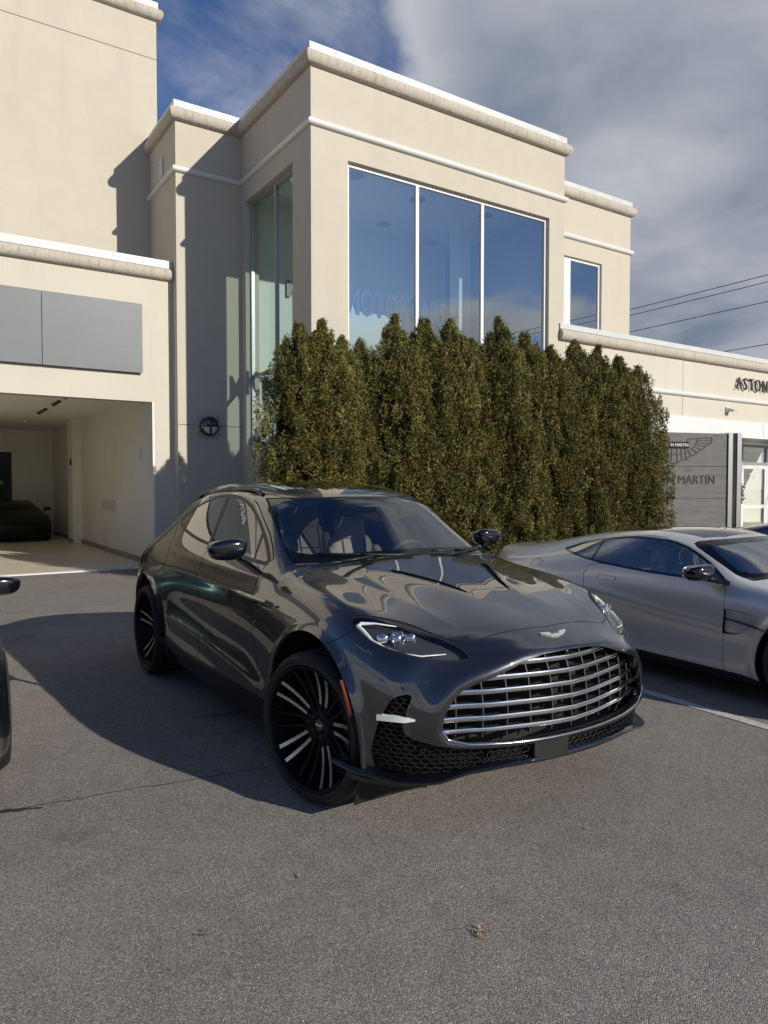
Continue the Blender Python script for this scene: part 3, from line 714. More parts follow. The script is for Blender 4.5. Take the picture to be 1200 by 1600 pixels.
# ---- bare street trees across the road (seen mirrored in the windows)
def bare_tree(u, w, h, seed, label):
    rr = random.Random(seed); e_ = empty('bare_tree', fw(u, w)); tag(e_, label, 'tree', 'bare trees across the road')
    tb = MB(); bb = MB()
    def grow(mb, p, d, l, r, lev):
        pts = [p]; q = Vector(p); dd = Vector(d)
        for k in range(3):
            dd = (dd + Vector((rr.gauss(0, .12), rr.gauss(0, .12), rr.gauss(0.04, .06)))).normalized(); q = q + dd * l / 3; pts.append(tuple(q))
        mb.tube(pts, [r, r * .85, r * .7, r * .55], 6 if lev < 2 else 4, cap=False)
        if lev >= 5: return
        for k in range(3 if lev else 4):
            ax = Vector((rr.gauss(0, 1), rr.gauss(0, 1), rr.gauss(0, .5))).normalized(); nd = (dd + ax * .62 + Vector((0, 0, .12))).normalized()
            grow(bb, tuple(Vector(pts[rr.choice((2, 3))])), nd, l * rr.uniform(.62, .80), r * .55, lev + 1)
    p = fw(u, w); grow(tb, (p[0], p[1], 0), (0, 0, 1), h * .34, h * .018, 0)
    tb.build('trunk', M['bark'], e_, world=True, smooth=True); bb.build('branches', M['bark'], e_, world=True, smooth=True)['kind'] = 'stuff'
bare_tree(31.5, -13.0, 13.0, 5, 'bare winter tree across the road behind the camera, right')
bare_tree(38.0, -22.0, 15.0, 8, 'taller bare winter tree farther off behind the camera')
# ================================================================== car body engine
# A car body is one control cage (half of it, mirrored while subdividing), subdivided, sculpted with
# small displacements and then cut along panel outlines into separate parts with exact edges.
def cage_mesh(sideA, rowsB, nrear, nfront):
    """sideA: stations [rear centre .. rear corner .. front corner .. front centre] x rows (bottom -> belt)
       rowsB: for every side station (rear corner .. front corner) the columns after the belt, up to the centre line"""
    V = []; idx = {}
    def vid(p):
        k = (round(p[0], 5), round(p[1], 5), round(p[2], 5))
        if k not in idx: idx[k] = len(V); V.append(p)
        return idx[k]
    F = []; Mi = []
    S = len(sideA); Rn = len(sideA[0])
    A = [[vid(p) for p in st] for st in sideA]
    for i in range(S - 1):
        for r in range(Rn - 1):
            F.append((A[i][r], A[i + 1][r], A[i + 1][r + 1], A[i][r + 1])); Mi.append(r)
    c0 = nrear; c1 = S - 1 - nfront
    nc = nrear
    grid = []
    for s in range(c0, c1 + 1):
        if s == c0: cols = [A[c0 - k][-1] for k in range(0, nc + 1)]
        elif s == c1: cols = [A[c1 + k][-1] for k in range(0, nc + 1)]
        else: cols = [A[s][-1]] + [vid(p) for p in rowsB[s - c0]]
        grid.append(cols)
    for i in range(len(grid) - 1):
        for c in range(nc):
            F.append((grid[i][c], grid[i + 1][c], grid[i + 1][c + 1], grid[i][c + 1])); Mi.append(10 + c)
    return V, F, Mi, A, grid
def subdivide(V, F, Mi, creases, level):
    n = len(V); mir = {}
    VV = list(V)
    for i, p in enumerate(V):
        if abs(p[1]) < 1e-6: mir[i] = i
        else: mir[i] = len(VV); VV.append((p[0], -p[1], p[2]))
    FF = list(F) + [tuple(mir[i] for i in reversed(f)) for f in F]
    MM = list(Mi) + [m + 50 for m in Mi]
    me = bpy.data.meshes.new('cage'); me.from_pydata(VV, [], FF)
    for k in range(64): me.materials.append(None)
    me.polygons.foreach_set('material_index', MM)
    me.update()
    cr = {}
    for (a, b), w in creases.items():
        cr[(min(a, b), max(a, b))] = w; a2, b2 = mir[a], mir[b]; cr[(min(a2, b2), max(a2, b2))] = w
    at = me.attributes.new('crease_edge', 'FLOAT', 'EDGE')
    for e in me.edges:
        k = (min(e.vertices), max(e.vertices))
        if k in cr: at.data[e.index].value = cr[k]
    ob = bpy.data.objects.new('cage', me); COL.objects.link(ob)
    md = ob.modifiers.new('s', 'SUBSURF'); md.levels = level; md.render_levels = level; md.subdivision_type = 'CATMULL_CLARK'
    md.boundary_smooth = 'ALL'
    dg = bpy.context.evaluated_depsgraph_get(); ev = ob.evaluated_get(dg); m2 = ev.to_mesh()
    nv = len(m2.vertices); co = np.empty(nv * 3); m2.vertices.foreach_get('co', co); co = co.reshape(-1, 3)
    nf = len(m2.polygons); mi = np.empty(nf, int); m2.polygons.foreach_get('material_index', mi)
    lv = np.empty(nf * 4, int); m2.loops.foreach_get('vertex_index', lv); q = lv.reshape(-1, 4)
    ev.to_mesh_clear(); bpy.data.objects.remove(ob); bpy.data.meshes.remove(me)
    keep = mi < 50
    q = q[keep]; mi = mi[keep]
    used = np.unique(q); remap = -np.ones(nv, int); remap[used] = np.arange(len(used))
    return co[used], remap[q], mi
def normals(V, Q, mirror_axis=True):
    a, b, c, d = (V[Q[:, k]] for k in range(4))
    fn = np.cross(c - a, d - b)
    Nn = np.zeros_like(V)
    for k in range(4): np.add.at(Nn, Q[:, k], fn)
    if mirror_axis:
        on = np.abs(V[:, 1]) < 1e-5
        Nn[on, 1] = 0
    Nn /= np.maximum(np.linalg.norm(Nn, axis=1, keepdims=True), 1e-12)
    return Nn
class Skin:
    def __init__(s, V, Q, mi, flip=False):
        s.V = V
        Nn = normals(V, Q)
        # outward: mean of n.y * y should be positive
        if np.sum(Nn[:, 1] * V[:, 1]) < 0: Nn = -Nn; Q = Q[:, ::-1]
        s.N = Nn
        s.T = np.concatenate([Q[:, [0, 1, 2]], Q[:, [0, 2, 3]]]); s.z = np.concatenate([mi, mi]); s.lab = np.zeros(len(s.T), int)
    def cut(s, f, mask=None):
        """split triangles along f == 0; mask: triangles taking part. returns f extended to the new vertices"""
        f = f.copy(); f[np.abs(f) < 2e-5] = 0.0
        T = s.T; sg = np.sign(f[T])
        cross = (sg.max(1) > 0) & (sg.min(1) < 0)
        if mask is not None:
            # keep the surface closed: a vertex edge is cut in every triangle that shares it
            cm = cross & mask
        else: cm = cross
        if not cm.any(): return f
        E = np.concatenate([T[cm][:, [0, 1]], T[cm][:, [1, 2]], T[cm][:, [2, 0]]]); E.sort(axis=1)
        E = np.unique(E, axis=0); fa, fb = f[E[:, 0]], f[E[:, 1]]
        E = E[(fa * fb) < 0]; fa, fb = f[E[:, 0]], f[E[:, 1]]
        t = (fa / (fa - fb))[:, None]
        nv = s.V[E[:, 0]] * (1 - t) + s.V[E[:, 1]] * t; nn = s.N[E[:, 0]] * (1 - t) + s.N[E[:, 1]] * t
        nn /= np.linalg.norm(nn, axis=1, keepdims=True)
        base = len(s.V); key = E[:, 0].astype(np.int64) * 10_000_000 + E[:, 1]; order = np.argsort(key); ks = key[order]
        def look(a, b):
            lo, hi = np.minimum(a, b), np.maximum(a, b); k = lo.astype(np.int64) * 10_000_000 + hi
            p = np.searchsorted(ks, k); p = np.clip(p, 0, len(ks) - 1); ok = ks[p] == k
            return np.where(ok, base + order[p], -1)
        s.V = np.concatenate([s.V, nv]); s.N = np.concatenate([s.N, nn]); f = np.concatenate([f, np.zeros(len(nv))])
        m = [look(T[:, 0], T[:, 1]), look(T[:, 1], T[:, 2]), look(T[:, 2], T[:, 0])]
        cnt = sum((x >= 0).astype(int) for x in m)
        outT = [T[cnt == 0]]; oz = [s.z[cnt == 0]]; ol = [s.lab[cnt == 0]]
        def emit(sel, tri):
            outT.append(np.stack(tri, 1)); oz.append(s.z[sel]); ol.append(s.lab[sel])
        for k in range(3):
            a, b, c = k, (k + 1) % 3, (k + 2) % 3
            sel = (cnt == 1) & (m[a] >= 0); t_ = T[sel]; p = m[a][sel]
            if len(t_): emit(sel, (t_[:, a], p, t_[:, c])); emit(sel, (p, t_[:, b], t_[:, c]))
            sel = (cnt == 2) & (m[a] >= 0) & (m[b] >= 0); t_ = T[sel]; p = m[a][sel]; q = m[b][sel]   # vertex b is alone
            if len(t_): emit(sel, (p, t_[:, b], q)); emit(sel, (t_[:, a], p, q)); emit(sel, (t_[:, a], q, t_[:, c]))
        s.T = np.concatenate(outT); s.z = np.concatenate(oz); s.lab = np.concatenate(ol)
        return f
    def cen(s): return s.V[s.T].mean(1)
def sdf_poly(P, X):
    """signed distance of 2D points X to a closed polygon P (negative inside)"""
    P = np.asarray(P, float); n = len(P); d = np.full(len(X), 1e9); inside = np.zeros(len(X), bool)
    for i in range(n):
        a, b = P[i], P[(i + 1) % n]; e = b - a; w = X - a
        t = np.clip((w @ e) / max(e @ e, 1e-12), 0, 1); dd = np.linalg.norm(w - t[:, None] * e, axis=1); d = np.minimum(d, dd)
        c = ((a[1] <= X[:, 1]) & (b[1] > X[:, 1])) | ((b[1] <= X[:, 1]) & (a[1] > X[:, 1]))
        with np.errstate(divide='ignore', invalid='ignore'):
            xi = a[0] + (X[:, 1] - a[1]) / (b[1] - a[1] if b[1] != a[1] else 1e-12) * e[0]
        inside ^= c & (X[:, 0] < xi)
    return np.where(inside, -d, d)
def smooth_poly(P, it=2, keep=()):
    """Chaikin rounding of a closed outline; vertices listed in keep stay sharp"""
    P = [tuple(map(float, p)) for p in P]; K = [i in keep for i in range(len(P))]
    for _ in range(it):
        Q = []; KK = []
        n = len(P)
        for i in range(n):
            a, b = P[i], P[(i + 1) % n]
            if K[i]: Q.append(a); KK.append(True)
            else: Q.append((a[0] * .75 + b[0] * .25, a[1] * .75 + b[1] * .25)); KK.append(False)
            if not K[(i + 1) % n]: Q.append((a[0] * .25 + b[0] * .75, a[1] * .25 + b[1] * .75)); KK.append(False)
        P, K = Q, KK
    return P
PROJ = {'side': (0, 2), 'front': (1, 2), 'top': (0, 1)}
def region(s, poly, view, lab, allow, gap=0.0, gaplab=-1, only=None):
    """label triangles inside the outline (in one projection) with lab; a seam of width 2*gap round it gets gaplab"""
    ax = PROJ[view]
    f = sdf_poly(poly, s.V[:, ax])
    msk = allow(s)
    f = s.cut(f, msk)
    if gap > 0:
        f2 = s.cut(f - gap, allow(s)); f = f2 + gap
        f2 = s.cut(f + gap, allow(s)); f = f2 - gap
    c = f[s.T].mean(1); al = allow(s)
    if only is not None: al &= np.isin(s.lab, only)
    s.lab[al & (c < -gap)] = lab
    if gap > 0: s.lab[al & (np.abs(c) <= gap)] = gaplab
def part_mesh(s, labs, name, m, parent, sides=(1, -1), off=0.0, join=False, thick=0.0, shape=None, weld=True, rim=0.0):
    """one object from labelled triangles; off: shift along the normal; rim: turn the open edge inwards by this depth"""
    sel = np.isin(s.lab, labs)
    T = s.T[sel]
    if not len(T): return []
    used, inv = np.unique(T, return_inverse=True); T = inv.reshape(-1, 3)
    V = s.V[used] + s.N[used] * off; Nn = s.N[used]
    if shape is not None: V = shape(V, Nn)
    if rim > 0:
        E = np.concatenate([T[:, [0, 1]], T[:, [1, 2]], T[:, [2, 0]]]); Es = np.sort(E, axis=1)
        u_, first, c_ = np.unique(Es, axis=0, return_index=True, return_counts=True); B = E[first[c_ == 1]]
        B = B[~((np.abs(V[B[:, 0], 1]) < 1e-4) & (np.abs(V[B[:, 1], 1]) < 1e-4))]
        bv, bi = np.unique(B, return_inverse=True); bi = bi.reshape(-1, 2); n0 = len(V); k = len(bv)
        # direction pointing out of the panel, in its surface: average of edge normals
        od = np.zeros((k, 3)); a, b = V[B[:, 0]], V[B[:, 1]]; en = np.cross(b - a, Nn[B[:, 0]]); 
        np.add.at(od, bi[:, 0], en); np.add.at(od, bi[:, 1], en); od /= np.maximum(np.linalg.norm(od, axis=1, keepdims=True), 1e-9)
        Vb = V[bv]; nb = Nn[bv]
        V = np.concatenate([V, Vb, Vb - nb * rim]); Nn = np.concatenate([Nn, od, od])
        T = np.concatenate([T, np.stack([n0 + bi[:, 1], n0 + bi[:, 0], n0 + k + bi[:, 0]], 1), np.stack([n0 + bi[:, 1], n0 + k + bi[:, 0], n0 + k + bi[:, 1]], 1)])
    res = []
    def mk(VV, TT, NN):
        me = bpy.data.meshes.new(name)
        me.vertices.add(len(VV)); me.vertices.foreach_set('co', VV.astype(np.float32).ravel())
        me.loops.add(len(TT) * 3); me.loops.foreach_set('vertex_index', TT.ravel().astype(np.int32))
        me.polygons.add(len(TT)); me.polygons.foreach_set('loop_start', np.arange(0, len(TT) * 3, 3, dtype=np.int32)); me.polygons.foreach_set('loop_total', np.full(len(TT), 3, dtype=np.int32))
        me.materials.append(m); me.update(calc_edges=True)
        me.polygons.foreach_set('use_smooth', np.ones(len(TT), bool))
        me.normals_split_custom_set_from_vertices([tuple(n) for n in NN])
        res.append(link_mesh(name, me, parent))
    Vm = V * [1, -1, 1]; Nm = Nn * [1, -1, 1]; Tm = T[:, ::-1]
    if join:
        mk(np.concatenate([V, Vm]), np.concatenate([T, Tm + len(V)]), np.concatenate([Nn, Nm]))
    else:
        if 1 in sides: mk(V, T, Nn)
        if -1 in sides: mk(Vm, Tm, Nm)
    return res
def smst(x, a, b):
    t = np.clip((x - a) / (b - a), 0, 1); return t * t * (3 - 2 * t)
# ------------------------------------------------------------------ grey SUV: body surface
DBX_POS, DBX_YAW = (0.41915, 4.21124), -0.99893
def suv_skin(level=4):
    sx = [-3.93, -3.66, -3.32, -3.06, -2.75, -2.35, -1.9, -1.45, -1.0, -.72, -.45, -.17, .12, .36, .60]
    r0 = ([.77, .88, .93, .94, .93, .93, .93, .93, .93, .93, .935, .945, .945, .92, .82], [.34, .30, .27, .25, .24, .23, .23, .23, .23, .23, .23, .23, .24, .25, .25])
    r1 = ([.80, .91, .965, .985, .985, .975, .970, .970, .970, .970, .975, .985, .985, .945, .845], [.42, .40, .38, .37, .36, .35, .34, .34, .34, .35, .36, .37, .37, .37, .37])
    r2 = ([.81, .92, .985, 1.0, .99, .945, .925, .925, .930, .940, .965, .99, .99, .955, .855], [.58, .57, .56, .56, .55, .54, .52, .52, .52, .53, .54, .54, .54, .53, .51])
    r3 = ([.81, .925, .985, 1.01, 1.0, .965, .950, .950, .95, .955, .965, .985, .985, .945, .845], [.78, .77, .77, .77, .77, .76, .75, .74, .73, .73, .73, .73, .73, .71, .67])
    r4 = ([.79, .905, .965, .995, .985, .965, .955, .955, .955, .955, .955, .955, .945, .905, .80], [.94, .95, .96, .97, .97, .96, .94, .93, .92, .92, .91, .91, .91, .89, .82])
    c0y = [.74, .83, .885, .905, .905, .905, .905, .905, .905, .90, .89, .885, .875, .835, .72]
    c0z = [1.06, 1.08, 1.10, 1.11, 1.11, 1.10, 1.09, 1.085, 1.085, 1.085, 1.085, 1.08, 1.055, .995, .935]
    c0x = [-3.93, -3.66, -3.32, -3.06, -2.75, -2.35, -1.9, -1.45, -1.0, -.70, -.45, -.18, .09, .30, .49]
    side = []
    for i, x in enumerate(sx):
        st = [(x, r[0][i], r[1][i]) for r in (r0, r1, r2, r3, r4)] + [(c0x[i], c0y[i], c0z[i])]
        side.append(st)
    side[-1] = [(.61, .84, .29), (.62, .855, .38), (.625, .86, .51), (.62, .855, .67), (.58, .82, .83), (.49, .735, .94)]
    front = [[(.745, .68, .30), (.755, .69, .385), (.765, .70, .50), (.76, .695, .66), (.72, .67, .81), (.645, .61, .90)],
             [(.845, .46, .33), (.855, .47, .40), (.865, .47, .50), (.865, .47, .66), (.835, .455, .805), (.735, .42, .89)],
             [(.895, .23, .345), (.905, .235, .41), (.915, .235, .50), (.92, .235, .66), (.895, .23, .82), (.775, .21, .905)],
             [(.91, 0, .35), (.92, 0, .415), (.93, 0, .50), (.935, 0, .66), (.91, 0, .825), (.785, 0, .91)]]
    rearw = [[(-4.10, 0, .38), (-4.15, 0, .48), (-4.15, 0, .62), (-4.13, 0, .80), (-4.14, 0, .98), (-4.10, 0, 1.12)],
             [(-4.09, .24, .38), (-4.14, .24, .48), (-4.14, .24, .62), (-4.12, .24, .80), (-4.13, .24, .98), (-4.09, .23, 1.12)],
             [(-4.06, .46, .37), (-4.11, .47, .47), (-4.11, .47, .62), (-4.10, .47, .80), (-4.10, .46, .98), (-4.06, .44, 1.115)],
             [(-4.01, .65, .36), (-4.05, .67, .45), (-4.06, .68, .60), (-4.05, .68, .79), (-4.04, .67, .97), (-4.01, .63, 1.11)]]
    A = rearw + side + front
    B = {1: [(-3.66, .60, 1.20), (-3.72, .44, 1.27), (-3.74, .23, 1.345), (-3.75, 0, 1.35)],
         2: [(-3.32, .605, 1.34), (-3.36, .45, 1.42), (-3.38, .24, 1.485), (-3.38, 0, 1.495)],
         3: [(-3.04, .62, 1.44), (-3.06, .475, 1.53), (-3.07, .25, 1.565), (-3.07, 0, 1.575)],
         4: [(-2.75, .63, 1.515), (-2.75, .485, 1.585), (-2.75, .25, 1.62), (-2.75, 0, 1.63)],
         5: [(-2.35, .635, 1.565), (-2.35, .50, 1.63), (-2.35, .25, 1.66), (-2.35, 0, 1.67)],
         6: [(-1.9, .63, 1.58), (-1.88, .505, 1.64), (-1.87, .25, 1.67), (-1.87, 0, 1.68)],
         7: [(-1.50, .635, 1.555), (-1.40, .51, 1.61), (-1.37, .26, 1.645), (-1.36, 0, 1.655)],
         8: [(-1.16, .66, 1.465), (-.99, .525, 1.525), (-.93, .27, 1.565), (-.91, 0, 1.58)],
         9: [(-.84, .725, 1.275), (-.70, .55, 1.325), (-.645, .28, 1.365), (-.63, 0, 1.375)],
         10: [(-.54, .79, 1.115), (-.42, .60, 1.155), (-.365, .29, 1.19), (-.35, 0, 1.20)],
         11: [(-.20, .74, 1.075), (-.15, .51, 1.115), (-.12, .26, 1.14), (-.11, 0, 1.145)],
         12: [(.10, .70, 1.03), (.15, .49, 1.055), (.17, .25, 1.08), (.175, 0, 1.085)],
         13: [(.36, .66, .98), (.43, .46, .985), (.465, .24, 1.00), (.475, 0, 1.005)]}
    V, F, Mi, Ai, G = cage_mesh(A, B, 4, 4)
    cr = {}
    def crease(ids, w):
        for a, b in zip(ids, ids[1:]): cr[(a, b)] = w
    crease([G[i][1] for i in range(7, 11)], 0.9)        # windscreen pillar
    crease([G[i][1] for i in range(2, 8)], 0.6)         # roof side
    crease([G[10][k] for k in range(1, 5)], 0.6)         # cowl
    crease([G[8][k] for k in range(1, 5)], 0.3)
    crease([G[i][0] for i in range(2, 11)], 0.55)        # belt line
    crease([Ai[i][1] for i in range(4, 22)], 0.3)
    V, Q, mi = subdivide(V, F, Mi, cr, level)
    # wheel arch flares
    x, y, z = V[:, 0].copy(), V[:, 1].copy(), V[:, 2].copy()
    inA = y > 0.55
    for cx, R0, amt in ((0.0, .425, .030), (-3.06, .430, .030)):
        r = np.hypot(x - cx, z - 0.385)
        lift = np.where(r < R0 + .02, 1.0, 1 - smst(r, R0 + .02, R0 + .11)) * smst(z, .1, .3)
        V[:, 1] += np.where(inA, amt * lift * smst(y, .6, .85), 0)
    # scooped lower doors
    zl = np.interp(x, [-2.55, -1.8, -.7], [.60, .545, .47]); along = smst(-x, .50, .95) * (1 - smst(-x, 2.2, 2.62))
    e = z - zl
    V[:, 1] += np.where(inA, along * .017 * np.where(e < 0, np.exp(-(e / .085) ** 2), np.exp(-e / .035)), 0)
    V[:, 1] -= np.where(inA, along * .010 * np.exp(-((e - .13) / .09) ** 2), 0)
    # shoulder line picked up by the strake
    zs_ = np.interp(x, [-3.0, -1.1, -.4], [.99, .955, .95]); al2 = smst(-x, .35, .8) * (1 - smst(-x, 2.5, 3.0)); e = z - zs_
    V[:, 1] += np.where(inA, al2 * .007 * np.where(e > 0, np.exp(-(e / .05) ** 2), np.exp(e / .03)), 0)
    return V, Q, mi
# ------------------------------------------------------------------ car materials
M['paint'] = mat('dark_grey_metallic_paint', (0.034, 0.034, 0.036), 0.34, 0.85, coat=1.0, coat_rough=0.006, flake=0.10)
M['paint'].node_tree.nodes['Principled BSDF'].inputs['Coat IOR'].default_value = 1.95
M['paint_silver'] = mat('silver_metallic_paint', (0.64, 0.625, 0.605), 0.34, 0.42, coat=1.0, coat_rough=0.02, flake=0.06)
M['paint_black'] = mat('black_paint', (0.008, 0.008, 0.010), 0.25, 0.2, coat=1.0, coat_rough=0.02)
M['sill_black'] = mat('semi_gloss_black', (0.004, 0.004, 0.005), 0.22, spec=0.35)
M['gap'] = mat('panel_gap', (0.004, 0.004, 0.004), 0.8)
M['tyre'] = mat('tyre_rubber', (0.014, 0.014, 0.014), 0.62, noise=[(30, 0.25, 4)])
M['rim'] = mat('satin_black_rim', (0.006, 0.006, 0.007), 0.55, spec=0.25)
M['spoke'] = mat('machined_aluminium', (0.52, 0.52, 0.52), 0.32, 0.9)
M['chrome'] = mat('bright_chrome', (0.72, 0.72, 0.72), 0.14, 1.0)
M['grille_dark'] = mat('satin_grey_plastic', (0.045, 0.045, 0.045), 0.45)
M['mesh'] = mat('black_grille_mesh', (0.010, 0.010, 0.011), 0.30, spec=0.6)
M['carglass'] = glass('tinted_car_glass', (0.62, 0.66, 0.67), 0.17)
M['privacy'] = glass('privacy_glass', (0.10, 0.10, 0.10), 0.22)
M['sideglass'] = glass('dark_side_glass', (0.34, 0.37, 0.36), 0.16)
M['lens'] = glass('headlight_lens', (0.92, 0.93, 0.95), 0.07)
M['frit'] = mat('black_glass_border', (0.004, 0.004, 0.005), 0.05, spec=0.5)
M['roofglass'] = mat('black_roof_glass', (0.003, 0.003, 0.004), 0.02, spec=0.6, coat=0.5)
M['leather'] = mat('beige_leather', (0.50, 0.42, 0.34), 0.55, noise=[(60, 0.06, 3)])
M['leather_brown'] = mat('brown_leather', (0.085, 0.050, 0.042), 0.55)
M['trim_dark'] = mat('dark_cabin_trim', (0.03, 0.028, 0.027), 0.7)
M['amber'] = mat('amber_reflector', (0.42, 0.06, 0.012), 0.3, coat=0.5)
M['led'] = mat('white_light_bar', (0.85, 0.88, 0.84), 0.25, coat=0.6, emit=((0.9, 0.95, 1.0), 0.12))
M['barmat'] = mat('frosted_bar', (0.82, 0.86, 0.80), 0.3, coat=0.5)
M['disc'] = mat('brake_disc', (0.22, 0.22, 0.22), 0.35, 0.9)
M['caliper'] = mat('grey_caliper', (0.07, 0.07, 0.07), 0.35)
M['logo_green'] = mat('emblem_green', (0.0, 0.11, 0.085), 0.3, coat=0.5)
M['emblem'] = mat('emblem_silver', (0.78, 0.78, 0.76), 0.22, 0.7)

def zmask(zs, xmin=-99, xmax=99, zmin=-9, zmax=9, ymin=-1, ymax=9):
    def f(s):
        c = s.cen()
        return np.isin(s.z, zs) & (c[:, 0] > xmin) & (c[:, 0] < xmax) & (c[:, 2] > zmin) & (c[:, 2] < zmax) & (c[:, 1] > ymin) & (c[:, 1] < ymax)
    return f
def coords(V, view):
    if view == 'side': return V[:, [0, 2]]
    if view == 'front': return V[:, [1, 2]]
    if view == 'top': return V[:, [0, 1]]
    if view == 'obl': return np.stack([(V[:, 1] - V[:, 0]) / math.sqrt(2), V[:, 2]], 1)
    if view == 'cyl': return np.stack([np.arctan2(V[:, 1], V[:, 0] + 0.2), V[:, 2]], 1)
def carve(s, shape, view, lab, allow, gap=0.0, gaplab=99, only=None, rnd=0, keep=()):
    """shape: 3D outline points on the near side (y sign free) or a function V -> f"""
    if callable(shape): f = shape(s.V)
    else:
        P = np.array([(p[0], abs(p[1]), p[2]) for p in shape], float); P2 = coords(P, view)
        if rnd: P2 = np.array(smooth_poly(P2, rnd, keep))
        f = sdf_poly(P2, coords(s.V, view))
    f = s.cut(f, allow(s))
    if gap > 0:
        f = s.cut(f - gap, allow(s)) + gap
        f = s.cut(f + gap, allow(s)) - gap
    c = f[s.T].mean(1); al = allow(s)
    if only is not None: al &= np.isin(s.lab, only)
    s.lab[al & (c < -gap)] = lab
    if gap > 0: s.lab[al & (np.abs(c) <= gap)] = gaplab
AZONE = [0, 1, 2, 3, 4]; BZ = [10, 11, 12, 13]

